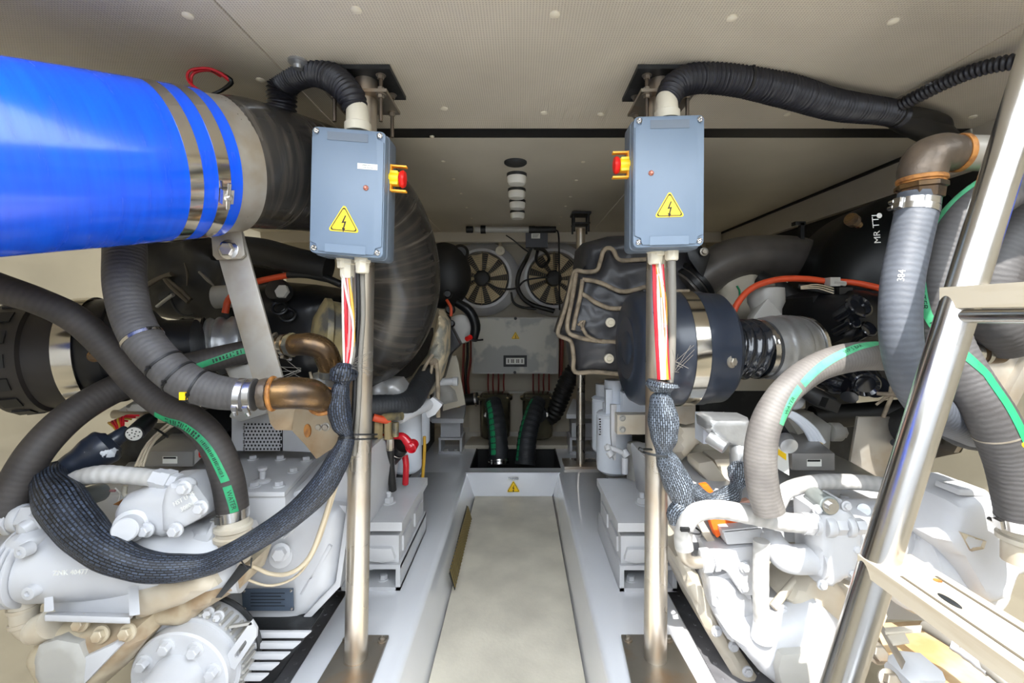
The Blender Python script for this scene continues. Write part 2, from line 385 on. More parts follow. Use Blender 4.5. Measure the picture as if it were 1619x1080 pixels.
M['wirep'] = mat('pink_wire', (212, 150, 150), .4)
M['wirey'] = mat('yellow_wire', (206, 160, 50), .4)
M['wireg'] = mat('grey_cable', (120, 116, 108), .5)
M['beigec'] = mat('beige_cable', (196, 182, 156), .45)
M['nylon'] = mat('cream_nylon_fitting', (214, 206, 186), .4)
M['label'] = mat('white_paper_label', (226, 226, 220), .5)
M['panel'] = mat('scuffed_pale_walkway_sheet', (216, 209, 192), .42, rgb2=(182, 176, 162), thr=(.38, .75), vs=5, bump=.15, bs=120, detail=8)
M['quilt'] = mat('charcoal_insulation_cloth', (62, 62, 66), .38, var=.2, vs=10, bump=.3, bs=25)
M['piping'] = mat('tan_edge_tape', (148, 134, 114), .7, rgb2=(112, 100, 84), vs=30)
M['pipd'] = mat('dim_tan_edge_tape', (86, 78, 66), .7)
M['tancl'] = mat('aged_tan_heat_cloth', (208, 192, 162), .6, rgb2=(140, 138, 128), thr=(.45, .6), vs=16, bump=.6, bs=30)
M['silver'] = mat('silvery_heat_foil', (176, 176, 176), .35, .4, bump=.6, bs=18)
M['mesh'] = mat('brassy_wire_guard', (168, 150, 112), .4, .3)
M['blade'] = mat('beige_fan_blade', (232, 216, 180), .45)
M['lamp'] = mat('frosted_lamp_lens', (226, 224, 216), .35)
M['rubf'] = mat('dark_studded_rubber_mat', (112, 112, 116), .5, var=.2, vs=20, bump=.3)
M['strain'] = mat('murky_olive_strainer_glass', (78, 74, 58), .2, rgb2=(56, 54, 44), thr=(.4, .7), vs=9, coat=.5)
M['redc'] = mat('dark_red_cable', (120, 34, 26), .5)
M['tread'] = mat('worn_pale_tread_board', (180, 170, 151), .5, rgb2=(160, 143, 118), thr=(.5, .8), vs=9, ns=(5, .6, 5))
M['gold'] = mat('honeycomb_brass_mesh', (120, 104, 66), .5, .4)
M['skin'] = mat('pale_blue_filter_paint', (218, 224, 234), .3, coat=.2)
# ================================================================ THE SETTING
ZT = 1.61            # ceiling height
ZD = 0.122           # deck moulding
def plate_xy(m, x0, y0, x1, y1, z0, z1, bevel=0): return m.box(((x0 + x1) / 2, (y0 + y1) / 2, (z0 + z1) / 2), (x1 - x0, y1 - y0, abs(z1 - z0)), None, bevel)
M['ceil'] = mat_perf('embossed_beige_lining', (212, 202, 184), .0062)
M['ceilf'] = mat('smooth_beige_lining', (196, 188, 172), .38, var=.10, vs=2.0)
HY = .56             # the hatch runs from Y = -1.1 to here
ceil = T('ceiling', None, None, (0, 1.5, ZT), kind='structure')
for (x0, x1) in ((-1.9, -.592), (-.588, 1.048), (1.052, 1.9)):
    m = MB(); plate_xy(m, x0, HY, x1, 1.48, ZT, ZT + .04, .003); m.build('lining_panel', M['ceil'], ceil)
for (x0, x1) in ((-1.9, -.572), (-.568, .52), (.524, 1.47)):
    m = MB(); plate_xy(m, x0, 1.560, x1, 3.6, ZT, ZT + .04, .002); m.build('lining_panel', M['ceilf'], ceil)
m = MB(); plate_xy(m, -1.9, 1.486, 1.9, 1.559, ZT + .001, ZT + .03); m.build('joint_channel', M['black'], ceil)
m = MB(); plate_xy(m, 1.47, 1.53, 1.9, 3.6, ZT + .03, ZT + .07); m.build('recess_board', M['black'], ceil)
m = MB(); plate_xy(m, -1.9, -1.2, -1.0, HY, ZT, ZT + .04); plate_xy(m, 1.4, -1.2, 1.9, HY, ZT, ZT + .04); m.build('side_deck', M['cream'], ceil)
def stud(x, y, r=.010, pl=ceil):
    m = MB(); m.lathe((x, y, ZT + .001), (0, 0, -1), [(0, r), (r * .35, r * .95), (r * .55, r * .55), (r * .6, 0)], 14, False); m.build('stud', M['nylon'], pl)
for px, py in ((297, 24), (563, 15), (877, 22), (1157, 28), (1412, 33), (412, 126), (702, 171), (950, 180), (1245, 180), (1538, 184), (860, 178)): stud(*Pz(px, py, ZT).xy, r=.011)
for px, py in ((683, 216), (701, 255), (717, 283), (729, 306), (738, 328), (746, 345), (922, 256), (911, 285), (902, 311), (894, 326), (887, 343), (884, 354)): stud(*Pz(px, py, ZT).xy, r=.008)
# longitudinal beam along the right edge of the far ceiling
m = MB(); plate_xy(m, 1.47, 1.2, 1.51, 3.6, ZT - .13, ZT + .03, .004); m.build('trim_1', M['ceilf'], kind='structure')
m = MB(); plate_xy(m, 1.458, 1.53, 1.47, 3.6, ZT - .012, ZT + .0, .002); m.build('trim_2', M['black'], kind='structure')
m = MB(); plate_xy(m, 1.50, 1.2, 1.80, 3.6, ZT - .22, ZT - .10); m.build('beam_shadow', M['black'], kind='structure')  # black box standing in for the shadow below the beam
m = MB(); plate_xy(m, -1.9, 3.3, 1.46, 3.345, ZT - .07, ZT, .004); m.build('trim_4', M['ceilf'], kind='structure')
def hull(sign, name):
    m = MB(); pr = [(1.86, 1.75), (1.80, 1.2), (1.66, .6), (1.45, .2), (1.1, -.15), (.75, -.3)]
    ys = [-1.3, .2, 1.4, 2.6, 3.7]; g = [[m.bm.verts.new((-.037 + sign * (x - .0 * max(0, y - 1.4)), y, z)) for x, z in pr] for y in ys]
    for a, b in zip(g, g[1:]):
        for k in range(len(pr) - 1): m.bm.faces.new((a[k], a[k + 1], b[k + 1], b[k]))
    r = bmesh.ops.solidify(m.bm, geom=m.bm.faces[:], thickness=-.03 * sign)
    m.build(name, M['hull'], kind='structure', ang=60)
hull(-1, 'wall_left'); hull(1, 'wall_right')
m = MB(); plate_xy(m, -1.95, 3.6, 1.95, 3.64, -.3, 1.75); m.build('wall_back', M['cream'], kind='structure')
# open hatch surround and an added, unseen slab that keeps sun off its left half
m = MB(); plate_xy(m, -1.95, -1.24, 1.95, -1.2, -.3, 1.61); m.build('wall_front', M['gel'], kind='structure')
m = MB(); plate_xy(m, -3.0, -1.30, .045, -.50, 3.0, 3.05); m.build('added_sun_blocker', M['gel'], kind='structure')
# floor: bilge, gelcoat deck moulding with its sunken walkway and the well
m = MB(); plate_xy(m, -1.3, -1.2, 1.25, 3.6, -.34, -.3); m.build('floor', M['rubf'], kind='structure')
deck = T('floor_moulding', None, None, (-.037, 1.5, 0), kind='structure')
L0, L1, R0, R1 = -.56, -.292, .212, .478
def arc_section(sgn, x_lip, x_panel):      # rounded inner edge of the moulding, running along Y
    pts = []
    for k in range(7):
        a = k / 6 * PI / 2; pts.append((x_lip + sgn * .022 * math.sin(a), ZD - .022 + .022 * math.cos(a)))
    return pts + [(x_panel, -.02)]
for sgn, xo, xl, xp in ((1, L0, L1 - .022, L1 + .045), (-1, R1, R0 + .022, R0 - .035)):
    m = MB(); sec = [(xo, -.30), (xo, ZD - .012), (xo + sgn * .012, ZD)] + arc_section(sgn, xl, xp) + [(xp, -.3)]
    a = [m.bm.verts.new((x, -.6, z)) for x, z in sec]; b = [m.bm.verts.new((x, 2.56, z)) for x, z in sec]
    for k in range(len(sec) - 1): m.bm.faces.new((a[k], a[k + 1], b[k + 1], b[k]))
    m.build('side_rail', M['gel'], deck, ang=50)
wx0, wx1, wy0, wy1 = -.285, .232, 2.635, 3.05
m = MB()
ax0, ax1 = L1 - .022, R0 + .022
plate_xy(m, L0, 2.56, wx0, wy1, -.2, ZD); plate_xy(m, wx1, 2.56, R1 + .1, wy1, -.2, ZD); plate_xy(m, wx0, 2.556, wx1, wy0, -.2, ZD); plate_xy(m, L0 - .1, wy1, R1 + .14, 3.6, -.2, ZD)
m.prism([(L0, 2.2, ZD), (L0 - .10, 2.6, ZD), (L0 - .10, 3.06, ZD), (L0, 3.06, ZD)], (0, 0, -.3)); m.prism([(R1, 2.3, ZD), (R1, 3.06, ZD), (R1 + .14, 3.06, ZD), (R1 + .14, 2.5, ZD)], (0, 0, -.3))
m.build('deck_top', M['gel'], deck)
m = MB(); m.prism([(ax0, 2.556, ZD), (ax0 + .06, 2.53, -.02), (ax1 - .06, 2.53, -.02), (ax1, 2.556, ZD)], (0, .03, 0), .006); m.build('step_riser', M['gel'], deck)
m = MB()
for x in (wx0, wx1): plate_xy(m, x - .004, wy0, x + .004, wy1, -.3, ZD + .003)
plate_xy(m, wx0, wy1 - .004, wx1, wy1 + .004, -.3, ZD + .003); m.build('well_liner', M['black'], deck)
m = MB(); plate_xy(m, L1 + .043, -.6, R0 - .033, 2.53, -.02, 0, .003)
m.build('walkway_panel', M['panel'], None, 'long scuffed pale walkway sheet sunk between the white side rails', 'floor panel')
# brass mesh of the vent in the left rail
vt = T('side_vent', 'brassy honeycomb vent mesh set in the left side of the sunken walkway', 'vent', (-.27, 2.0, .05))
m = MB(); x = -.262
def vq(y, z): return V((-.268 + (ZD - z) * .32 + .004, y, z))
m.prism([vq(1.62, .025), vq(1.62, .085), vq(2.18, .095), vq(2.18, .03)], (.002, 0, .0)); m.build('recess', M['black'], vt)
for k in range(24):
    y = 1.63 + k * .0235; m = MB(); m.cyl(vq(y, .03) + V((.003, 0, 0)), vq(y + .01, .09) + V((.003, 0, 0)), .0035, seg=6); m.build('slat', M['gold'], vt)
# little marks on the riser
def triangle(c, right, up, size, parent, bolt=True, n_off=.0):
    c = V(c); right = V(right).normalized(); up = V(up).normalized(); n = right.cross(up)
    def tri(r, off, th, mt, nm, par, inner=None, rr=.12):
        m = MB(); pts = []
        for k in range(3):
            a = PI / 2 + k * 2 * PI / 3; v = V((math.cos(a), math.sin(a))); 
            for q in (-.5, -.25, 0, .25, .5):
                b = a + q * 2 * PI / 3; pts.append(v * (r * (1 - rr * 1.0)) + V((math.cos(b), math.sin(b))) * r * rr)
        W3 = [c + right * p.x + up * p.y + n * off for p in pts]
        if inner is None: m.prism(W3, n * th)
        else:
            N_ = len(W3); W2 = [c + right * p.x * inner + up * p.y * inner + n * off for p in pts]
            a = [m.bm.verts.new(p + n * th) for p in W3]; b = [m.bm.verts.new(p + n * th) for p in W2]
            for i in range(N_): m.bm.faces.new((a[i], a[(i + 1) % N_], b[(i + 1) % N_], b[i]))
        return m.build(nm, mt, par, smooth=False)
    t = tri(size * .62, 0, .0008, M['yellow'], 'warning_sticker', parent)
    tri(size * .55, .0009, .0004, M['blackp'], 'border', t, inner=.90)
    if bolt:
        m = MB(); s = size * .33
        pts = [(.12, .95), (-.28, .05), (.05, .12), (-.08, -.45), (-.22, -.40), (-.05, -.95), (.2, -.5), (.06, -.5), (.28, .30), (-.02, .25), (.26, .95)]
        m.prism([c + right * x * s + up * (y * s - size * .05) + n * .001 for x, y in pts], n * .0003); m.build('lightning_symbol', M['blackp'], t, smooth=False)
    return t
rs = T('riser_sticker', 'small warning sticker on the white step at the end of the walkway', 'sticker', (-.035, 2.53, .06))
triangle((-.036, 2.529, .045), (1, 0, 0), (0, 0, 1), .062, rs)
m = MB(); m.box((-.036, 2.5285, .098), (.06, .001, .016)); tt = m.build('label_strip', M['label'], rs); text_on('TRIMASI', .016, (-.036, 2.5275, .098), (1, 0, 0), (0, 0, 1), mat('blue_ink', (30, 70, 130), .5), tt)
# ---------------------------------------------------------------- ceiling lights
m = MB(); c = Pz(815, 256, ZT); m.lathe((c.x, c.y, ZT), (0, 0, -1), [(0, .045), (.006, .045), (.010, .040), (.010, 0)], 28); lg = m.build('ceiling_speaker', M['dark'], None, 'small round dark grille disc on the ceiling nearest the beam', 'vent')
for i, (px, py) in enumerate(((817, 283), (817, 307), (818, 325), (818, 342))):
    c = Pz(px, py - 8, ZT); t = T('ceiling_light', ['largest and nearest round white ceiling lamp, just behind the dark disc', 'second round white ceiling lamp in the middle row', 'third round white ceiling lamp in the middle row', 'farthest round white ceiling lamp, above the grey actuator tube'][i], 'ceiling light', (c.x, c.y, ZT), 'round ceiling lamps in a row')
    r = .043
    m = MB(); m.lathe((c.x, c.y, ZT), (0, 0, -1), [(0, r), (.012, r * 1.0), (.014, r * .9), (.014, 0)], 28); m.build('rim', M['dark'], t)
    m = MB(); m.lathe((c.x, c.y, ZT - .013), (0, 0, -1), [(0, r * .96), (.022, r * .94), (.032, r * .8), (.034, 0)], 28); m.build('lens', M['lamp'], t)
# ================================================================ FAR END OF THE ROOM
def small_tube(name, ctrl, mat_, parent, seg=10, step=.015, label=None, cat=None, group=None, prof=None, flat=None, world=False, cap=True):
    p = Path(ctrl, step, world); m = MB(); m.tube(p, seg, cap, prof, flat); return m.build(name, mat_, parent, label, cat, group, ang=60), p
YB = 3.58
def fan(px, py, label):
    c = P(px, py, YB - .08); r = .205
    t = T('extractor_fan', label, 'fan', c, 'pair of extractor fans')
    m = MB()
    m.lathe(c + V((0, .08, 0)), (0, -1, 0), [(0, r * 1.42), (.02, r * 1.42), (.05, r * 1.30), (.085, r * 1.12), (.085, r * 1.02), (.0, r * 1.0)], 48, False); m.build('shroud', M['white'], t)
    m = MB(); m.cyl(c + V((0, .075, 0)), c + V((0, .07, 0)), r); m.build('duct', M['black'], t)
    for k in range(9):
        a = k * 2 * PI / 9 + .2; m = MB(); ca, sa = math.cos(a), math.sin(a); cb, sb = math.cos(a + .42), math.sin(a + .42); cc, sc = math.cos(a + .28), math.sin(a + .28)
        m.prism([c + V((ca * .06, .045, sa * .06)), c + V((ca * r * .95, .055, sa * r * .95)), c + V((cb * r * .95, .02, sb * r * .95)), c + V((cc * .06, .025, sc * .06))], (0, .004, 0)); m.build('blade', M['blade'], t)
    for k in range(9): m = MB(); m.torus(c, (0, 1, 0), .070 + k * .0155, .0016, 36, 5); m.build('guard_ring', M['mesh'], t)
    for k in range(6):
        a = k * PI / 3 + .52; m = MB(); m.cyl(c + V((math.cos(a) * .05, -.003, math.sin(a) * .05)), c + V((math.cos(a) * r, -.003, math.sin(a) * r)), .002, seg=5); m.build('guard_spoke', M['mesh'], t)
    m = MB(); m.cyl(c + V((0, .05, 0)), c + V((0, -.03, 0)), .064, .058, 28, .01); m.build('motor_hub', M['black'], t)
fan(762, 440, 'left extractor fan with beige blades on the far wall'); fan(876, 440, 'right extractor fan behind the hanging black cables')
# grey flush panels joining the fans
m = MB(); m.bx(690, 371, 925, 382, YB - .12, .12, .01); m.build('duct_casing', M['greyw'], None, 'grey horizontal duct casing above the two fans under the ceiling', 'duct')
# electrical cabinet
t = T('fuse_cabinet', 'wide pale cabinet low on the far wall with a warning triangle and framed label', 'cabinet', P(815, 592, 3.3))
m = MB(); m.bx(746, 502, 883, 591, 3.3, .22, .008); m.build('body', M['greyw'], t)
m = MB(); m.bx(749, 504, 880, 589, 3.292, .008, .003); d = m.build('door', M['wiped'], t)
m = MB(); m.bx(796, 562, 833, 580, 3.284, .01, .002); f = m.build('label_frame', M['dark'], t)
m = MB(); m.bx(800, 566, 829, 576, 3.280, .006); m.build('label_card', M['label'], f)
for k in range(9): m = MB(); m.bx(803 + k * 2.7, 568, 804.4 + k * 2.7, 574, 3.279, .002); m.build('print_mark', M['blackp'], f) if k % 3 != 1 else m.bm.free()
for x, y in ((815, 503.5), (814, 589)): m = MB(); m.cyl(P(x, y, 3.292), P(x, y, 3.285), .011); m.build('lock', M['black'], t)
triangle(P(815, 532, 3.289), (1, 0, 0), (0, 0, 1), .052, t)
# pale scuff-shaped splash on the cabinet is part of its look
# cables beneath the cabinet
for i, x in enumerate((772, 780, 788, 797, 843, 852, 860, 868)):
    small_tube('cable', [(x, 590, 3.42, 1.3), (x + random.uniform(-1, 1), 605, 3.42, 1.3), (x, 622, 3.44, 1.3)], M['redc'], None, 8, label=['first', 'second', 'third', 'fourth', 'fifth', 'sixth', 'seventh', 'eighth'][i] + ' dark red cable from the left below the pale cabinet', cat='cable', group='dark red cables under the cabinet')
small_tube('cable_bundle', [(886, 500, 3.4, 3.5), (888, 545, 3.4, 3.5), (886, 598, 3.4, 3)], M['redc'], None, label='thick dark red cable bundle right of the pale cabinet', cat='cable')
for k, x in enumerate((735, 739, 743)): small_tube('cable_bundle', [(x, 500, 3.42, 2), (x + 2 * k - 2, 560, 3.4, 2), (x - 3, 600, 3.4, 2), (x, 640, 3.42, 2)], M['redc'] if k != 1 else M['black'], None, label=['outermost dark red cable hanging left of the pale cabinet', 'black cable between two red ones left of the pale cabinet', 'dark red cable hanging closest to the left of the pale cabinet'][k], cat='cable', group='cables left of the cabinet')
m = MB(); m.bx(745, 619, 890, 622, 3.35, .03); m.build('cable_rail', M['greyw'], None, 'thin horizontal rail below the red cables', 'rail')
m = MB(); m.bx(742, 622, 905, 700, 3.46, .10, .01); m.build('back_ledge', M['cream'], None, 'low cream ledge box behind the two strainers', 'ledge')
m = MB(); m.hslab([(734, 704), (913, 704), (902, 690), (745, 690)], .146, .026, .003); m.build('strainer_shelf', M['cream'], None, 'thin cream shelf board under the two strainers', 'shelf')
# sea strainers
def strainer(px, label):
    b = P(px, 690, 3.19); t = T('sea_strainer', label, 'strainer', b, 'pair of sea strainers')
    m = MB(); m.lathe(b, (0, 0, 1), [(0, .095), (.01, .105), (.05, .108), (.24, .108), (.26, .104)], 32); m.build('glass_body', M['strain'], t)
    m = MB(); m.lathe(b + V((0, 0, .26)), (0, 0, 1), [(0, .108), (.004, .124), (.022, .124), (.026, .11), (.045, .095), (.05, .06), (.05, 0)], 32); m.build('lid', M['strain'], t)
    for k in range(6):
        a = k * PI / 3 + .3; m = MB(); m.bolt(b + V((math.cos(a) * .117, math.sin(a) * .117, .282)), (0, 0, 1), .008); m.build('wing_nut', M['mesh'], t)
    m = MB(); m.cyl(b + V((0, -.09, .19)), b + V((0, -.15, .18)), .055, .055, 24, .004); m.build('outlet_stub', M['dark'], t)
    for s in (-1, 1): m = MB(); m.bolt(b + V((s * .055, -.135, .18)), (0, -1, 0), .011); m.build('clamp_bolt', M['steel'], t)
strainer(783, 'left murky glass sea strainer with a clamped green striped hose'); strainer(850, 'right murky glass sea strainer beside the black ribbed hose')
def rib(pitch, amp): return lambda s, a: 1 + amp * math.sin(2 * PI * s / pitch)
def hose(name, label, ctrl, mat_, group=None, step=.008, seg=24, prof=None, clamps=(), cmat='steel', stripe=None, cat='hose', world=False, flat=None, loc=None, cw=.014, cap=True, coff=.0012):
    p = Path(ctrl, step, world); t = T(name, label, cat, loc or p.pts[-1], group)
    m = MB(); m.tube(p, seg, cap, prof, flat); m.build('hose_body', mat_, t, ang=60)
    for c in clamps: clamp(p, c if c >= 0 else p.L + c, t, cw, cmat, coff)
    return t, p
def clamp(p, d, par, w_=.014, mt='steel', off=.0015, screw=True, a0=.9):
    q, tt, r = p.at(d); m = MB()
    m.lathe(q - tt * w_ / 2, tt, [(0, r + off * .3), (0, r + off), (w_, r + off), (w_, r + off * .3)], 32, False); c = m.build('hose_clamp', M[mt], par)
    if screw:
        s = p.surf(d, a0, off + .003); n = (s - q).normalized(); u = tt.cross(n)
        m = MB(); m.box(s, (w_ * .8, .018, .007), Matrix((tt, u, n)).transposed(), .0015); m.cyl(s + u * .008, s + u * .02, .0048, seg=8); m.build('screw_housing', M[mt], c)
    return c
def tie(p, d, par, off=.001, mt='black', w_=.004, a0=.4, tail=True):
    q, tt, r = p.at(d); m = MB(); m.lathe(q - tt * w_ / 2, tt, [(0, r), (0, r + off), (w_, r + off), (w_, r)], 24, False)
    if tail: s = p.surf(d, a0, .002); n = (s - q).normalized(); m.box(s, (.007, .007, .006)); m.cyl(s, s + n * .016 + tt * .008, .0016, seg=5)
    return m.build('cable_tie', M[mt], par)
def ticks(p, s0, s1, a_fn, width, mt, par, pitch=.008, seed=1):   # printed dashes across a stripe
    rnd = random.Random(seed); d = s0; m = MB()
    while d < s1:
        w_ = pitch * rnd.uniform(.25, .6); _, _, r = p.at(d); h = width * rnd.uniform(.55, .8) / 2 / r; a = a_fn(d)
        vs = [m.bm.verts.new(p.surf(dd, a + k * h, .0012)) for dd, k in ((d, -1), (d + w_, -1), (d + w_, 1), (d, 1))]; m.bm.faces.new(vs); d += pitch * rnd.uniform(.75, 1.2)
    return m.build('printed_marks', M['ink'], par, kind='stuff')
t, p = hose('strainer_hose', 'black ribbed hose with green lettering dropping from the left strainer into the well', [(779, 636, 3.0, 13), (783, 655, 2.92, 14), (787, 690, 2.85, 15), (789, 735, 2.80, 16)], M['hosek'], prof=rib(.035, .03), clamps=(-.02,), cw=.03)
st = strip(p, .03, p.L - .06, lambda d: .55, .035, .001, M['green'], t); ticks(p, .05, p.L - .08, lambda d: .55, .035, None, st, .016, 3)
t, p = hose('strainer_hose', 'black ribbed hose with green edge dropping from the right strainer into the well', [(851, 634, 3.02, 12), (843, 655, 2.94, 14), (834, 690, 2.86, 15), (830, 735, 2.80, 16)], M['hosek'], prof=rib(.035, .03))
st = strip(p, .03, p.L - .02, lambda d: .95, .022, .001, M['green'], t); ticks(p, .05, p.L - .04, lambda d: .95, .022, None, st, .016, 5)
hose('ribbed_duct', 'black ribbed duct curving from behind the quilt down to the right strainer', [(918, 575, 3.1, 14), (899, 600, 3.1, 14), (886, 630, 3.1, 14), (877, 652, 3.12, 13), (868, 662, 3.16, 11)], M['black'], prof=rib(.028, .07), step=.004)
hose('strainer_inlet_hose', 'short black hose entering the left strainer from the left', [(722, 634, 3.2, 8), (740, 632, 3.2, 9), (756, 630, 3.2, 10)], M['black'], clamps=(-.02,))
# actuator tube, valve, control box
t = T('actuator_tube', 'grey actuator tube with black ends lying under the far ceiling', 'actuator', P(810, 363, 3.0))
m = MB(); m.cyl(P(750, 363, 3.0), P(838, 363, 3.0), .020); m.build('cylinder', M['greyw'], t)
m = MB(); m.cyl(P(737, 363, 3.0), P(748, 363, 3.0), .022, seg=20, bevel=.003); m.cyl(P(760, 363, 3.0), P(768, 363, 3.0), .027); m.build('end_cap', M['black'], t)
m = MB(); m.cyl(P(836, 363, 3.0), P(846, 363, 3.0), .024); m.cyl(P(846, 363, 3.0), P(879, 363, 3.0), .022, seg=20, bevel=.003); m.build('motor', M['black'], t)
small_tube('lead', [(879, 364, 3.0, 1.4), (883, 370, 3.0, 1.4), (884, 400, 3.1, 1.4), (884, 440, 3.3, 1.2), (885, 490, 3.4, 1.5)], M['black'], t)
t = T('control_box', 'small black control box with a white label hanging above the right fan', 'control box', P(848, 391, 3.0))
m = MB(); m.bx(831, 368, 866, 391, 3.0, .06, .006); m.build('case', M['conduit'], t); m = MB(); m.bx(840, 369, 854, 377, 2.997, .006); l = m.build('label_plate', M['label'], t)
for k in range(3): m = MB(); m.bx(842, 370.5 + k * 2, 852 - k, 371.2 + k * 2, 2.9965, .002); m.build('print_mark', M['blackp'], l)
t = T('drain_valve', 'white pipe fitting with a round valve wheel between the two fans', 'valve', P(790, 397, 3.35))
m = MB(); m.cyl(P(791, 371, 3.4), P(791, 394, 3.35), .012); m.cyl(P(782, 372, 3.4), P(803, 372, 3.4), .010); m.build('pipe', M['nylon'], t)
m = MB(); m.lathe(P(791, 397, 3.36), (0, -1, 0), [(0, .034), (.02, .034), (.022, .024), (.022, .012), (.03, .01), (.03, 0)], 24); m.build('wheel', M['nylon'], t)
small_tube('fan_cable', [(840, 393, 3.03, 2), (832, 410, 3.35, 3.4), (820, 435, 3.38, 3.6), (820, 460, 3.4, 3.6), (838, 480, 3.4, 3.6), (876, 492, 3.4, 4)], M['black'], None, label='thick black cable sweeping down between the two fans', cat='cable')
small_tube('fan_cable', [(768, 446, 3.38, 1.2), (788, 456, 3.4, 1.6), (815, 456, 3.38, 1.6), (832, 443, 3.36, 1.4), (868, 438, 3.36, 1.2)], M['black'], None, label='thin black cable running across from fan hub to fan hub', cat='cable')
small_tube('cable_coil', [(845, 392, 3.05, 3), (860, 396, 3.1, 3), (868, 410, 3.28, 2.5), (858, 422, 3.28, 2.5), (848, 412, 3.28, 2.5), (850, 396, 3.1, 2.5)], M['black'], None, label='small coil of spare black cable below the control box', cat='cable')
small_tube('cable_branch', [(808, 462, 3.4, 1.5), (812, 478, 3.4, 2), (826, 486, 3.4, 2.2), (848, 488, 3.4, 2.2)], M['black'], None, label='short black cable branch between the fans and the cabinet', cat='cable')
small_tube('pinned_lead', [(800, 372, 3.3, 1), (812, 380, 3.3, 1), (826, 392, 3.3, 1.2), (838, 400, 3.3, 1.2)], M['black'], None, label='thin black lead running from the valve to the coil', cat='cable')

# ---------------------------------------------------------------- far support post
def post(name, label, px0, py0, px1, py1, Y, r, plate_px, zt_rods, boltr=.008, base=None, far=False):
    b = P(px1, py1, Y); tp = P(px0, py0, Y); t = T(name, label, 'post', b, 'stainless support posts')
    m = MB(); m.cyl(b, tp, r, seg=32); m.build('tube', M['steelw'], t)
    return t, b, tp
t, b, tp = post('support_post', 'slender stainless post far down the room beside the white filters', 918, 362, 918, 738, 2.67, .026, None, None)
m = MB(); m.box((b.x, 2.69, ZD + .008), (.20, .16, .014), None, .002); m.build('base_plate', M['steelw'], t)
m = MB(); m.box((tp.x, 2.68, ZT - .012), (.11, .12, .012), None, .002); m.box((tp.x, 2.68, ZT - .07), (.10, .10, .008), None, .002); m.build('top_plate', M['dark'], t)
for sx in (-1, 1):
    for sy in (-1, 1): m = MB(); m.cyl((tp.x + sx * .042, 2.68 + sy * .042, ZT - .01), (tp.x + sx * .042, 2.68 + sy * .042, ZT - .12), .006, seg=8); m.build('threaded_rod', M['dark'], t)

# ---------------------------------------------------------------- rear engine mounts
def rear_mount(px0, px1, Y, label):
    a = Pz(px0, 706, ZD); b = Pz(px1, 706, ZD); c = (a.x + b.x) / 2; w_ = b.x - a.x
    t = T('engine_mount', label, 'engine mount', (c, Y, ZD), 'pair of far engine mounts')
    m = MB(); m.box((c, Y, ZD + .008), (w_, .16, .016), None, .002)
    for s in (-1, 1): m.box((c + s * (w_ / 2 - .01), Y, ZD + .05), (.014, .16, .09), None, .002)
    m.box((c, Y, ZD + .096), (w_ * .98, .16, .014), None, .002); m.build('channel_bracket', M['white'], t)
    m = MB(); m.box((c, Y, ZD + .15), (w_ * .82, .14, .09), None, .012); m.build('rubber_block', M['white'], t)
    m = MB(); m.hslab([(0, 0)] * 3, 0, 0) if False else None
    for s in (-1, 1): m2 = MB(); m2.bolt((c + s * w_ * .22, Y - .06, ZD + .016), (0, 0, 1), .014); m2.build('bolt', M['greyw'], t)
    m.bm.free(); return t, c
t, c = rear_mount(700, 736, 2.98, 'far left engine mount of pale grey steel blocks on the white deck')
m = MB(); m.prism([P(676, 655, 2.86), P(683, 662, 2.82), P(733, 662, 2.80), P(737, 640, 3.1), P(722, 632, 3.1), P(712, 634, 3.1), P(700, 620, 3.1), P(682, 622, 3.1)], (0, 0, -.03), .006); m.build('mount_foot', M['white'], t)
m = MB(); m.bolt(P(722, 643, 2.9), (0, 0, 1), .016, .03); m.build('brass_nut', M['mesh'], t, label='brass coloured nut')
t, c = rear_mount(896, 936, 2.98, 'far right engine mount of pale grey steel behind the slender post')
m = MB(); m.prism([P(895, 655, 2.9), P(945, 655, 2.9), P(945, 636, 3.1), P(905, 630, 3.1)], (0, 0, -.03), .006); m.build('mount_foot', M['white'], t)
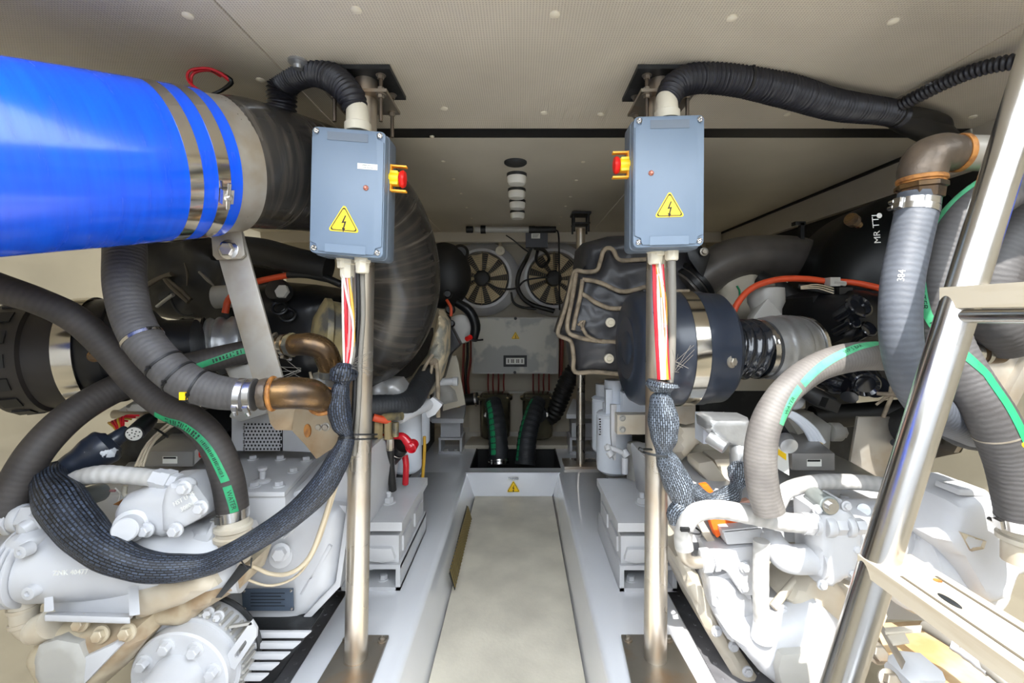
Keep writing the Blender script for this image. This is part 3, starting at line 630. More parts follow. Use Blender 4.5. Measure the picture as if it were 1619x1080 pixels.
# ================================================================ NEAR POSTS WITH THE TWO ELECTRICAL BOXES
YP = 1.16
def near_post(side, label, pxt, pyt, pxb, pyb, plate, base):
    b = P(pxb, pyb, YP); tp = P(pxt, pyt, YP); r = .0285
    t = T('support_post', label, 'post', b, 'stainless support posts')
    m = MB(); m.cyl(b, tp, r, seg=40); m.build('tube', M['steelw'], t)
    m = MB(); m.torus(b + V((0, 0, .003)), (0, 0, 1), r + .001, .004, 30, 6); m.build('weld_bead', M['plate'], t)
    m = MB(); m.hslab(base, ZD + .009, .009, .0015); pl = m.build('base_plate', M['plate'], t)
    c = [Pz(x, y, ZD + .009) for x, y in base]; cc = sum(c, V()) / 4
    for q in c:
        for_b = cc.lerp(q, .80); m = MB(); m.lathe(for_b, (0, 0, 1), [(0, .0125), (.003, .0125), (.004, .011), (.004, .0)], 20); m.lathe(for_b + V((0, 0, .003)), (0, 0, 1), [(0, .008), (.005, .0078), (.007, .005), (.004, .004), (.004, 0)], 14); m.build('screw', M['plate'], t)
    x0, x1, y0, y1 = plate                      # ceiling plate in world x and y
    m = MB(); plate_xy(m, x0, y0, x1, y1, ZT - .012, ZT - .002, .002); m.build('ceiling_plate', M['dark'], t)
    xa, xb, ya, yb = x0 + .012, x1 - .012, y0 + .015, y1 - .015; zl = ZT - .052
    m = MB(); plate_xy(m, xa, ya, xb, yb, zl - .008, zl, .002); m.build('head_plate', M['plate'], t)
    for x in (xa + .018, xb - .018):
        for y in (ya + .015, yb - .015):
            rd = MB(); rd.cyl((x, y, ZT - .01), (x, y, zl - .075), .0048, seg=10); rod = rd.build('threaded_rod', M['brnd'], t)
            for z, d in ((zl, 1), (zl - .008, -1), (ZT - .012, -1)): m = MB(); m.bolt((x, y, z), (0, 0, d), .0085, .010); m.build('nut', M['plate'], rod)
    return t
near_post(-1, 'left near stainless post carrying the box with the white name strip', 579, 120, 563, 1043, (-.49, -.315, 1.10, 1.26), [(547, 1003), (615, 1004), (575, 1110), (483, 1110)])
near_post(1, 'right near stainless post in front of the black air filter', 1042, 120, 1036, 1045, (.285, .445, 1.10, 1.27), [(982, 1003), (1060, 1003), (1120, 1110), (1005, 1110)])

def ebox(label, corners, Y, depth, tilt_side, btn_side, parts):
    # corners: front face tl, tr, br, bl in pixels
    tl, tr, br, bl = [P(x, y, Y) for x, y in corners]; u = ((tr - tl) + (br - bl)).normalized(); v = ((tl - bl) + (tr - br)).normalized(); n = u.cross(v).normalized()
    W_ = ((tr - tl).length + (br - bl).length) / 2; H_ = ((tl - bl).length + (tr - br).length) / 2; c = (tl + tr + br + bl) / 4
    R = Matrix((u, v, n)).transposed()
    def q(x, y, z=0): return c + u * (x * W_ / 2) + v * (y * H_ / 2) + n * z
    t = T('junction_box', label, 'electrical box', q(0, -1, -depth / 2), 'pair of grey electrical boxes')
    def rr(w_, h_, rad, k=4):
        o = []
        for sx, sy, a0 in ((1, 1, 0), (-1, 1, PI / 2), (-1, -1, PI), (1, -1, 3 * PI / 2)):
            for i in range(k + 1): a = a0 + i / k * PI / 2; o.append((sx * (w_ / 2 - rad) + rad * math.cos(a), sy * (h_ / 2 - rad) + rad * math.sin(a)))
        return o
    m = MB(); m.prism([c + u * x + v * y - n * .03 for x, y in rr(W_ * 1.02, H_ * 1.02, .012)], -n * (depth - .03), .003); m.build('case', M['boxd'], t)
    m = MB(); m.prism([c + u * x + v * y for x, y in rr(W_, H_, .012)], -n * .028, .004); m.build('lid', M['box'], t)
    pl_ = []
    for sx, sy in ((1, 1), (-1, 1), (-1, -1), (1, -1)):
        cr = [(W_ * .485, H_ * .41), (W_ * .40, H_ * .43), (W_ * .385, H_ * .47), (W_ * .37, H_ * .482)]
        if sx * sy < 0: cr = cr[::-1]
        pl_ += [(sx * a, sy * b) for a, b in cr]
    m = MB(); m.prism([c + u * x + v * y + n * .0045 for x, y in pl_], -n * .006, .0015); m.build('raised_lid_face', M['box'], t)
    for y in (.86, -.9):
        m = MB(); m.prism([q(-.55, y + .06, .005), q(.55, y + .06, .005), q(.55, y - .07, .005), q(-.55, y - .07, .005)], n * .0008); m.build('moulded_panel', M['boxd'] if y > 0 else M['box'], t)
    for x in (-.86, .86):
        for y in (-.92, .92):
            m = MB(); m.lathe(q(x, y, .001), n, [(0, .0062), (.004, .0062), (.005, .005), (.003, .003), (.003, 0)], 16); s = m.build('lid_screw', M['steel'], t)
            m = MB(); m.cyl(q(x, y, .003), q(x, y, .0052), .0016, seg=6); m.build('screw_recess', M['black'], s)
    m = MB(); bxp = parts['lamp']; m.lathe(q(*bxp, .004), n, [(0, .0062), (.003, .006), (.004, .0045), (.0065, .003), (.007, 0)], 16); m.build('indicator_screw', mat('copper_indicator', (176, 110, 92), .35, .4), t)
    triangle(q(parts['tri'][0], parts['tri'][1], .0052), u, v, W_ * .36, t)
    # emergency stop
    s = btn_side; e = q(s, parts['btn'], -.045); d = u * s
    m = MB(); m.lathe(e, d, [(0, .016), (.022, .016), (.022, 0)], 20); m.box(e + d * .010, (.020, .032, .024), R, .002); bt = m.build('stop_switch_body', M['yellow'], t)
    m = MB(); m.lathe(e + d * .016, d, [(0, .009), (.008, .009), (.009, .019), (.014, .021), (.019, .018), (.021, .010), (.022, 0)], 24); m.build('stop_button', M['red'], bt)
    for k in (-1, 1):
        m = MB(); m.box(e + d * .018 + v * k * .029, (.042, .004, .014), R, .001); m.box(e + d * .002 + v * k * .020, (.005, .022, .016), R, .001); m.build('guard_arm', M['orange'], bt)
    return t, q, n, u, v
bl, ql, nl, ul, vl = ebox('left grey electrical box with a white name strip and a warning triangle', [(494, 200), (609, 207), (606, 410), (488, 398)], 1.035, .085, 1, 1,
    dict(lamp=(.52, .08), tri=(-.05, -.49), btn=.36))
m = MB(); m.prism([ql(.28, .46, .0052), ql(.82, .46, .0052), ql(.82, .37, .0052), ql(.28, .37, .0052)], nl * .0006); ls = m.build('name_strip', M['label'], bl)
text_on('EMERGENCY', .0042, ql(.55, .432, .0062), ul, vl, M['blackp'], ls); text_on('STOP ENGINE', .0042, ql(.55, .395, .0062), ul, vl, M['blackp'], ls)
br_, qr, nr, ur, vr = ebox('right grey electrical box with the stop button on its left side', [(1003, 184), (1113, 181), (1114, 389), (1000, 392)], 1.035, .085, 1, -1,
    dict(lamp=(-.52, .12), tri=(-.0, -.42), btn=.36))

def gland(p0, p1, r, parent, name='cable_gland'):
    d = (V(p1) - V(p0)); L = d.length; m = MB(); m.lathe(p0, d, [(0, r * 1.15), (L * .3, r * 1.15), (L * .34, r), (L * .9, r * .95), (L, r * .8)], 8 if r < .02 else 24); return m.build(name, M['nylon'], parent)
gland(P(541, 404, 1.09), P(541, 424, 1.09), .013, bl); gland(P(573, 408, 1.075), P(573, 432, 1.075), .017, bl); gland(P(549, 408, 1.10), P(549, 440, 1.10), .018, bl)
gland(P(566, 210, 1.09), P(565, 166, 1.09), .027, bl, 'conduit_collar')
gland(P(1042, 390, 1.09), P(1042, 404, 1.09), .014, br_); gland(P(1062, 388, 1.085), P(1062, 412, 1.085), .017, br_); gland(P(1036, 392, 1.10), P(1036, 418, 1.10), .019, br_)
gland(P(1055, 190, 1.09), P(1054, 148, 1.09), .026, br_, 'conduit_collar')
# corrugated conduits into the tops
CR = rib(.0105, .075)
hose('corrugated_conduit', 'short black corrugated conduit hooping from the ceiling into the left box', [(445, 172, 1.22, 21), (450, 130, 1.20, 22), (490, 112, 1.13, 22), (528, 125, 1.11, 22), (553, 150, 1.09, 21), (562, 172, 1.09, 19)], M['conduit'], prof=CR, step=.0017, seg=20, cat='conduit', loc=P(562, 172, 1.09))
t, p = hose('corrugated_conduit', 'long thick black corrugated conduit from the right box along the ceiling', [(1055, 158, 1.09, 19), (1068, 136, 1.10, 21), (1100, 124, 1.11, 22), (1160, 126, 1.13, 23), (1240, 143, 1.17, 24), (1320, 166, 1.22, 22), (1400, 177, 1.27, 19), (1425, 184, 1.29, 17)], M['conduit'], prof=CR, step=.0018, seg=20, cat='conduit', loc=P(1055, 158, 1.09))
tie(p, .24, t, .002, w_=.006, a0=-1.2); tie(p, p.L - .03, t, .003, w_=.006, a0=-1.2)
hose('corrugated_conduit', 'thin black corrugated conduit rising to the right edge under the ceiling', [(1405, 178, 1.27, 8), (1440, 158, 1.22, 10), (1500, 128, 1.14, 10.5), (1560, 106, 1.07, 11), (1640, 92, 1.0, 12), (1800, 70, .9, 13)], M['conduit'], prof=rib(.0105, .11), step=.0018, seg=18, cat='conduit')
small_tube('fabric_cable_sleeve', [(1405, 180, 1.29, 16), (1440, 195, 1.33, 19), (1480, 212, 1.40, 21), (1495, 232, 1.48, 22)], M['black'], None, 18, label='black cloth sleeve hanging on below the long corrugated conduit', cat='cable sleeve')
small_tube('fabric_cable_sleeve', [(1410, 178, 1.27, 9), (1450, 180, 1.30, 10), (1490, 192, 1.36, 10), (1497, 206, 1.42, 9)], M['black'], None, 14, label='thin black cloth sleeve bending up to a ceiling hook', cat='cable sleeve')
m = MB(); m.lathe(Pz(471, 96, ZT), (0, 0, -1), [(0, .022), (.006, .022), (.012, .012), (.02, .010), (.02, 0)], 20); m.build('ceiling_hook', M['alu'], None, 'small metal ceiling fixing above the left conduit hoop', 'fixing')

# ---------------------------------------------------------------- wires and braided sleeves: left
def wires(t, rows):
    for (ctrl, mt) in rows: small_tube('wire', ctrl, M[mt], t, 8, .02)
t = T('wiring_harness', 'left wiring harness whose black braided sleeve loops over the white gearbox', 'wiring harness', P(540, 600, 1.09))
rows = []
for k, (mt, x0, x1) in enumerate((('wirew', 543, 548), ('wirep', 545, 551), ('redw', 547, 552), ('redw', 550, 555), ('redw', 553, 558), ('wirep', 549, 553), ('redw', 545, 556), ('wireg', 555, 562), ('wirey', 553, 562))):
    rows.append(([(x0 - 1 + k % 2, 436, 1.095, 2.3), ((x0 + x1) / 2 + random.uniform(-3, 3), 500, 1.085 - .003 * (k % 3), 2.4), (x1 - 4 + 2 * (k % 2), 560, 1.085, 2.4), (545 + k % 4, 592, 1.085, 2.2)], mt))
rows += [([(541, 424, 1.09, 2), (549, 470, 1.08, 2), (558, 510, 1.075, 2), (556, 560, 1.08, 2), (550, 590, 1.085, 2)], 'wirew'),
         ([(566, 432, 1.09, 4), (567, 500, 1.10, 4), (563, 560, 1.10, 4), (560, 640, 1.11, 4), (553, 700, 1.12, 4)], 'black'), ([(573, 432, 1.09, 4), (574, 500, 1.10, 4), (570, 560, 1.10, 4), (567, 640, 1.11, 4), (560, 720, 1.12, 4)], 'wireg')]
wires(t, rows)
def lump(s, a): return 1 + .035 * math.sin(9 * a) + .02 * math.sin(5 * a + 8 * s)
p = Path([(546, 576, 1.09, 12), (544, 588, 1.085, 21), (541, 598, 1.085, 19), (541, 606, 1.085, 11), (538, 620, 1.08, 14), (536, 645, 1.08, 18), (541, 670, 1.08, 16), (551, 689, 1.08, 8)], .006)
m = MB(); m.tube(p, 36, True, lump); m.build('braided_sleeve', M['braid'], t)
p = Path([(548, 686, 1.09, 10), (546, 702, 1.08, 13), (532, 732, 1.07, 18), (507, 772, 1.05, 20), (462, 815, 1.03, 18), (410, 850, 1.01, 17), (365, 876, .99, 17), (325, 893, .98, 17), (270, 899, .96, 21), (220, 894, .95, 23), (165, 870, .95, 27), (125, 832, .97, 31), (98, 795, .99, 32), (80, 766, 1.03, 24), (86, 748, 1.07, 18), (105, 740, 1.09, 14)], .010)
m = MB(); m.tube(p, 40, True, lambda s, a: 1 + .03 * math.sin(11 * a) + .012 * math.sin(5 * a + 6 * s), flat=(1, 1)); sl2 = m.build('braided_sleeve', M['braid'], t)
for d in (0.012, ): tie(p, d, t, .002, w_=.006)
m = MB()
for dz in (0, .010): m.torus(P(566, 687 + dz * 700, 1.13), (0, .25, 1), .045, .0026, 30, 6)
m.build('cable_tie', M['black'], t)
# fuzzy frayed strands
rnd = random.Random(5)
for (cx, cy, n, s) in ((556, 575, 12, 1), (476, 590, 7, -1)):
    m = MB()
    for k in range(n):
        a = P(cx, cy + rnd.uniform(-8, 8), 1.06); b = P(cx + s * rnd.uniform(18, 36), cy + rnd.uniform(-26, 22), 1.04); m.cyl(a, b, .0004, seg=4)
    m.build('frayed_strands', M['wireg'], t, kind='stuff')
m = MB(); pp = [P(378, 893, 1.0), P(396, 898, 1.0), P(350, 945, 1.02), P(340, 946, 1.02)]
m.prism(pp, (0, .006, 0), .001); m.build('support_strap', M['dark'], t, label='dark grey strap hanging from the sleeve')
m = MB(); m.cyl(P(380, 884, 1.0), P(390, 899, .995), .0016, seg=5); m.cyl(P(398, 882, 1.0), P(396, 899, .995), .0016, seg=5); m.build('cable_tie', M['black'], t)
# boot connector
p2 = Path([(98, 744, 1.09, 17), (120, 733, 1.10, 21), (150, 716, 1.12, 28), (168, 705, 1.13, 29), (180, 697, 1.14, 17)], .006); m = MB(); m.tube(p2, 28, True); m.build('boot_sleeve', M['scuff'], t, label='smooth blue-black heat-shrink boot with white scuffs')
p2 = Path([(174, 701, 1.15, 14), (186, 692, 1.16, 12), (202, 682, 1.18, 11)], .006); m = MB(); m.tube(p2, 20, True, rib(.012, .05)); m.build('boot_neck', M['filt'], t)
for k in range(6): small_tube('wire', [(190 + k, 690, 1.17, 1.6), (180 + 3 * k, 676 - k, 1.2, 1.6), (172 + 5 * k, 668 - 2 * k, 1.23, 1.6), (190 + 6 * k, 672 - 3 * k, 1.26, 1.6)], M['redw' if k % 3 else 'wirey'], t, 6, .01)

# ---------------------------------------------------------------- right wires and sleeves
t = T('wiring_harness', 'right wiring harness of red, white and yellow wires ending in grey braided sleeves', 'wiring harness', P(1042, 600, 1.10))
rows = []
for k, (mt, x0, xm, x1) in enumerate((('redw', 1033, 1034, 1041), ('redw', 1036, 1036, 1043), ('wirew', 1038, 1042, 1046), ('wirew', 1041, 1046, 1050), ('wirey', 1038, 1052, 1054), ('wirey', 1036, 1046, 1056), ('wirew', 1043, 1050, 1048), ('redw', 1048, 1051, 1058), ('wirep', 1046, 1048, 1052), ('wirew', 1040, 1040, 1045))):
    rows.append(([(x0, 418, 1.105, 1.9), (xm, 470, 1.095, 1.9), ((xm + x1) / 2, 540, 1.09, 2.0), (x1, 600, 1.09, 2)], mt))
rows += [([(1042, 404, 1.09, 1.4), (1045, 440, 1.08, 1.4), (1053, 520, 1.08, 1.4), (1050, 600, 1.09, 1.4)], 'wirew'), ([(1062, 412, 1.085, 6.5), (1063, 480, 1.09, 6.5), (1062, 560, 1.10, 6.5), (1058, 610, 1.11, 6.5)], 'wireg')]
wires(t, rows)
def sleeve(ctrl, mt='braidg'):
    p = Path(ctrl, .005); m = MB(); m.tube(p, 36, True, lambda s, a: 1 + .02 * math.sin(9 * a) + .012 * math.sin(4 * a + 20 * s)); return m.build('braided_sleeve', M[mt], t), p
sleeve([(1048, 603, 1.09, 22), (1047, 609, 1.09, 26), (1047, 614, 1.09, 20), (1048, 622, 1.09, 11), (1046, 634, 1.085, 18), (1049, 665, 1.08, 24), (1050, 690, 1.08, 21), (1050, 714, 1.08, 13), (1058, 735, 1.08, 19), (1072, 765, 1.08, 23), (1078, 785, 1.08, 19), (1082, 794, 1.09, 10)])
sleeve([(1085, 772, 1.11, 11), (1100, 780, 1.12, 13), (1120, 790, 1.13, 10), (1140, 790, 1.14, 15), (1155, 783, 1.15, 16), (1164, 770, 1.16, 10), (1168, 755, 1.17, 16), (1168, 742, 1.18, 17), (1166, 735, 1.19, 12)])
sleeve([(1066, 828, 1.07, 8), (1066, 812, 1.07, 12), (1076, 801, 1.07, 12), (1096, 799, 1.08, 9)])
m = MB(); m.torus(P(1040, 716, 1.10), (.1, .1, 1), .040, .003, 30, 6); m.cyl(P(1016, 712, 1.05), P(1010, 709, 1.05), .004, seg=8); m.build('cable_tie', M['dark'], t)
m = MB()
for k in range(14):
    a = P(1068, 580 + rnd.uniform(-10, 10), 1.06); b = P(1068 + rnd.uniform(-8, 30), 570 + rnd.uniform(-25, 22), 1.04); m.cyl(a, b, .0004, seg=4)
m.build('frayed_strands', M['wireg'], t, kind='stuff')
# ================================================================ LEFT SIDE: EXHAUST HOSE
C0 = P(352, 262, 1.05); C1 = P(0, 251, .75); AX = (C1 - C0).normalized()      # axis towards the viewer
R0_ = .157; C0 = C0 + AX * .086
t = T('exhaust_hose', 'huge bright blue silicone exhaust hose with two steel bands at top left', 'exhaust hose', C0 - V((0, 0, .16)))
m = MB(); m.lathe(C0 - AX * .035, AX, [(0, R0_ - .006), (0, R0_), (.2, R0_ + .001), (.4, R0_), (.8, R0_)], 96, False); m.build('hose_body', M['blue'], t)
for k, d in enumerate((.000, .052)):
    m = MB(); m.lathe(C0 + AX * (d - .010), AX, [(0, R0_), (0, R0_ + .0016), (.024, R0_ + .0016), (.024, R0_)], 96, False); c = m.build('hose_band', M['chrome'], t)
    x, y = perp(AX)
    for ang in ((-.95, 2.05) if k == 0 else (2.05,)):
        e = V((0, -1, 0)); e = (e - AX * e.dot(AX)).normalized(); f = V((0, 0, 1)); f = (f - AX * f.dot(AX) - e * f.dot(e)).normalized()
        n = (e * math.cos(ang) + f * math.sin(ang)).normalized(); s_ = C0 + AX * (d + .002) + n * (R0_ + .008); u = AX.cross(n)
        mm = MB(); mm.box(s_, (.022, .030, .010), Matrix((AX, u, n)).transposed(), .002); mm.cyl(s_ - u * .025 + n * .006, s_ + u * .03 + n * .006, .0035, seg=8); mm.bolt(s_ + n * .005, n, .006); mm.build('band_bolt', M['steel'], c)
t = T('exhaust_pipe', 'short bare metal pipe sleeve between the blue hose and the black elbow', 'pipe', C0 - V((0, 0, .15)))
m = MB(); m.lathe(C0 + AX * -.02, -AX, [(0, R0_ - .008), (.072, R0_ - .006), (.076, R0_ - .012)], 80, False); m.build('pipe_sleeve', M['alub'], t)
e_ = V((0, -1, 0)); e_ = (e_ - AX * e_.dot(AX)).normalized(); f_ = V((0, 0, 1)); f_ = (f_ - AX * f_.dot(AX) - e_ * f_.dot(e_)).normalized()
def psurf(d, a, off=0): return C0 + AX * d + (e_ * math.cos(a) + f_ * math.sin(a)) * (R0_ + off)
m = MB(); q = psurf(-.03, 1.25, .0); m.box(q, (.05, .03, .006), Matrix.Rotation(.5, 3, 'Z'), .001); s = m.build('sensor_tab', M['nylon'], t)
m = MB(); m.bolt(q + V((0, 0, .003)), (0, 0, 1), .008); m.build('sensor', M['dark'], s)
small_tube('sensor_wire', [(318, 146, 1.09, 2.2), (298, 128, 1.09, 2.2), (300, 112, 1.09, 2.2), (325, 108, 1.10, 2.2), (345, 114, 1.11, 2.6), (365, 128, 1.13, 3.4)], M['redw'], t, 8, .006)
small_tube('sensor_wire', [(316, 146, 1.10, 2.2), (303, 133, 1.10, 2.2), (306, 116, 1.10, 2.2), (330, 111, 1.11, 2.4), (350, 120, 1.13, 3.0)], M['redw'], t, 8, .006)
small_tube('black_lead', [(334, 110, 1.105, 3), (350, 117, 1.12, 3.4), (366, 129, 1.13, 3.8), (352, 142, 1.14, 3), (334, 150, 1.13, 2.5)], M['black'], t, 8, .006)
# the great black elbow
t = T('exhaust_elbow', 'giant glossy black rubber elbow behind the left electrical box', 'exhaust elbow', P(600, 640, 1.6))
p = Path([(C0 - AX * .07, .147), (C0 - AX * .17, .150), (P(545, 298, 1.40), .152), (P(604, 362, 1.54), .158), (P(624, 448, 1.62), .160), (P(602, 520, 1.68), .160), (P(550, 566, 1.74), .156)], .012, True)
m = MB(); m.tube(p, 64, True); m.build('elbow_body', M['rub'], t, ang=60)
m = MB(); q, tt, r = p.at(.004); m.lathe(q - tt * .012, tt, [(0, r), (0, r + .003), (.02, r + .003), (.02, r)], 64, False); m.build('end_rim', M['rub'], t)

# ---------------------------------------------------------------- left: hoses
t, p = hose('coolant_hose', 'thick grey cloth hose hanging from under the blue hose to the lower brown elbow', [(196, 355, 1.04, 27), (198, 400, 1.03, 28), (198, 450, 1.00, 28), (210, 505, .985, 27.5), (238, 553, .975, 28), (285, 597, .975, 28), (335, 618, .985, 26.5), (380, 624, 1.0, 25), (404, 624, 1.005, 25)], M['hose'], step=.006, seg=32, clamps=(-.008, -.030), loc=P(196, 400, 1.03), cw=.013)
for d, a in ((.285, -.5), (.36, .6), (.40, .6), (.445, .6)): tie(p, d, t, .0018, w_=.005 if a > 0 else .008, a0=a)
q, tt, r = p.at(.285); clamp(p, .286, t, .007, 'steel', .0022, False)
m = MB(); s = p.surf(.44, .75, .003); m.box(s, (.012, .008, .016), None, .002); m.build('yellow_tag', M['yellow'], t)
t2 = T('pipe_elbow', 'lower brown bronze elbow with rusty rings at the end of the grey hose', 'pipe elbow', P(470, 648, 1.03), 'tarnished pipe elbows')
p = Path([(416, 623, 1.005, 22), (440, 622, 1.01, 25), (468, 621, 1.02, 25), (492, 624, 1.04, 24), (508, 632, 1.07, 20), (514, 640, 1.11, 17)], .006); m = MB(); m.tube(p, 32); m.build('elbow_body', M['brown'], t2, ang=60)
q, tt, r = p.at(.004); m = MB(); m.lathe(q, tt, [(-.008, r * .96), (-.008, r * 1.12), (0, r * 1.16), (.008, r * 1.12), (.010, r)], 10, False); m.build('hex_collar', M['brnd'], t2)
q, tt, r = p.at(.020); m = MB(); m.torus(q, tt, r * 1.02, .005, 36, 8); m.build('rusty_ring', M['rust'], t2)
q, tt, r = p.at(p.L - .035); m = MB(); m.torus(q, tt, r * 1.03, .006, 36, 8); m.build('rusty_ring', M['rust'], t2)
t2 = T('pipe_elbow', 'upper brown bronze elbow bending down beside the left red wires', 'pipe elbow', P(520, 598, 1.16), 'tarnished pipe elbows')
p = Path([(436, 548, 1.16, 15), (452, 546, 1.15, 16), (470, 545, 1.14, 17.5), (492, 545, 1.14, 18.5), (511, 553, 1.15, 18.5), (520, 570, 1.16, 18), (523, 592, 1.17, 16)], .006); m = MB(); m.tube(p, 28); m.build('elbow_body', M['brown'], t2, ang=60)
clamp(p, .014, t2, .012, 'steel', .004, a0=-1.1); clamp(p, .034, t2, .012, 'steel', .003, a0=1.3)
q, tt, r = p.at(.052); m = MB(); m.lathe(q, tt, [(-.006, r), (-.006, r * 1.15), (.006, r * 1.15), (.006, r)], 8, False); m.build('hex_collar', M['olive'], t2)
q, tt, r = p.at(p.L - .006); m = MB(); m.lathe(q, tt, [(-.008, r), (-.008, r * 1.12), (.010, r * 1.12), (.010, r)], 24, False); m.build('pale_collar', M['olive'], t2)

t, p = hose('coolant_hose', 'long grey hose crossing from the left edge to a green striped end marked WATER', [(-40, 440, .97, 22), (0, 456, .98, 23), (60, 476, 1.0, 21), (120, 505, 1.03, 21), (170, 550, 1.06, 21), (215, 604, 1.08, 20), (262, 642, 1.08, 20), (305, 664, 1.07, 21), (338, 700, 1.06, 22), (358, 750, 1.06, 23), (366, 790, 1.06, 23), (369, 816, 1.06, 22)], M['hosed'], step=.007, seg=32, clamps=(-.006,), cw=.022, loc=P(369, 816, 1.06))
a_ = lambda d: .25 + max(0, (p.L - .12 - d)) * 2.6 if d < p.L - .12 else .25 - .0
def a_(d):
    k = (d - (p.L - .34)) / .34; return 1.25 * (1 - k) ** 1 - .15 if k < 1 else -.15
st = strip(p, p.L - .33, p.L - .088, a_, .017, .0006, M['green'], t); ticks(p, p.L - .30, p.L - .20, a_, .017, None, st, .008, 2); ticks(p, p.L - .19, p.L - .10, a_, .010, None, st, .004, 4)
st = strip(p, p.L - .078, p.L - .018, a_, .017, .0006, M['green'], t); text_wrap('WATER', .013, p, p.L - .046, a_, .0012, M['ink'], st, 1)
t, p = hose('coolant_hose', 'grey hose arching from the left edge up under the other two grey hoses', [(8, 812, 1.0, 26), (22, 775, 1.01, 25), (60, 710, 1.04, 24), (115, 655, 1.10, 23), (180, 616, 1.17, 22), (250, 590, 1.22, 20), (320, 572, 1.27, 19), (390, 556, 1.32, 18), (440, 548, 1.36, 17)], M['hosed'], step=.007, seg=28, loc=P(8, 812, 1.0))
st = strip(p, .40, p.L - .02, lambda d: -.1 + max(0, (.62 - d)) * 3.5, .016, .0008, M['green'], t); ticks(p, .55, p.L - .05, lambda d: -.1 + max(0, (.62 - d)) * 3.5, .016, None, st, .009, 9)

# ---------------------------------------------------------------- left: air filter
FA = P(30, 566, 1.2); FB = P(262, 548, 1.31); FD = (FB - FA).normalized(); RF = .145
t = T('air_filter', 'left black air filter drum with a slotted end and chrome band, low by the hull', 'air filter', FA - V((0, 0, .14)))
m = MB(); m.lathe(FA, FD, [(-.02, RF * .55), (-.015, RF * .9), (0, RF * 1.0), (.07, RF * 1.03), (.075, RF * .97), (.16, RF * .97), (.165, RF)], 56); m.build('slotted_drum', M['drum'], t)
xx, yy = perp(FD)
for k in range(16):
    a = k * 2 * PI / 16; n = xx * math.cos(a) + yy * math.sin(a); u = FD.cross(n); m = MB(); m.box(FA + FD * .032 + n * RF * 1.006, (.036, .032, .010), Matrix((FD, u, n)).transposed(), .002); m.build('slot', M['black'], t)  # raised black blocks; the dark inside the slots is put into the colour
m = MB(); m.lathe(FA, FD, [(.135, RF), (.135, RF * 1.035), (.175, RF * 1.035), (.175, RF)], 64, False); m.build('chrome_band', M['chrome'], t)
m = MB(); m.lathe(FA, FD, [(.165, RF * .95), (.18, RF * 1.0), (.225, RF * .99), (.23, RF * .96), (.27, RF * .95), (.275, RF * .90), (.31, RF * .6), (.33, RF * .52), (.40, RF * .5)], 56); m.build('tapered_cover', M['blk2'], t)
m = MB(); m.bolt(P(149, 563, 1.09), (.3, -1, 0), .010); m.build('cover_bolt', M['brown'], t)
t = T('intake_duct', 'ribbed rubber intake duct between the left filter and the engine', 'duct', P(290, 600, 1.45))
p = Path([(215, 560, 1.40, 34), (240, 553, 1.42, 38), (275, 552, 1.44, 42), (300, 550, 1.46, 46), (326, 548, 1.48, 46)], .006); m = MB(); m.tube(p, 40, True, lambda s, a: 1 + (.06 if .07 < s < .078 or .12 < s < .13 else 0)); m.build('duct_body', M['black'], t)
clamp(p, p.L - .012, t, .02, 'steel', .004, a0=.2)
p = Path([(330, 548, 1.49, 43), (345, 547, 1.5, 44), (362, 546, 1.51, 43), (380, 545, 1.53, 45), (395, 544, 1.54, 40)], .004); m = MB(); m.tube(p, 40, True, rib(.03, .05)); m.build('ribbed_collar', M['alu'], t)

# ---------------------------------------------------------------- left: support strut and elbow plate
t = T('support_strut', 'pale steel flat bar strut bolted under the blue hose, slanting down', 'bracket', P(420, 600, 1.10))
m = MB(); m.prism([P(333, 366, 1.09), P(381, 362, 1.09), P(450, 610, 1.09), P(402, 610, 1.09)], (0, .008, 0), .002); m.build('flat_bar', M['alub'], t)
m = MB(); m.slab([(333, 366), (336, 404), (342, 411), (380, 409), (387, 403), (381, 362)], 1.078, .009, .002); m.build('end_tab', M['alub'], t)
m = MB(); m.bolt(P(362, 395, 1.077), (0, -1, 0), .0165, .014); m.build('bolt', M['steel'], t)
t = T('elbow_plate', 'beige stained steel plate with an oval rusty hole under the lower brown elbow', 'bracket', P(480, 720, 1.15))
m = MB(); m.prism([P(422, 648, 1.10), P(470, 640, 1.12), P(464, 681, 1.13), P(435, 680, 1.10), P(427, 670, 1.10)], (0, .012, 0), .001); m.build('folded_flange', M['beige'], t)
m = MB(); m.prism([P(466, 640, 1.12), P(543, 640, 1.14), P(540, 700, 1.14), P(500, 726, 1.14), P(482, 703, 1.13), P(462, 682, 1.12)], (0, .008, 0), .001); pl = m.build('plate', M['beige'], t)
m = MB(); q = P(486, 681, 1.125); m.lathe(q + V((0, .004, 0)), (0, -1, 0), [(0, .011), (.006, .011), (.006, 0)], 20); o = m.build('rusty_hole_cap', M['rust'], t); o.scale = (.75, 1, 1.5)
for x in (504, 515): m = MB(); m.bolt(P(x, 675, 1.135), (0, -1, 0), .0075); m.build('bolt', M['alub'], t)

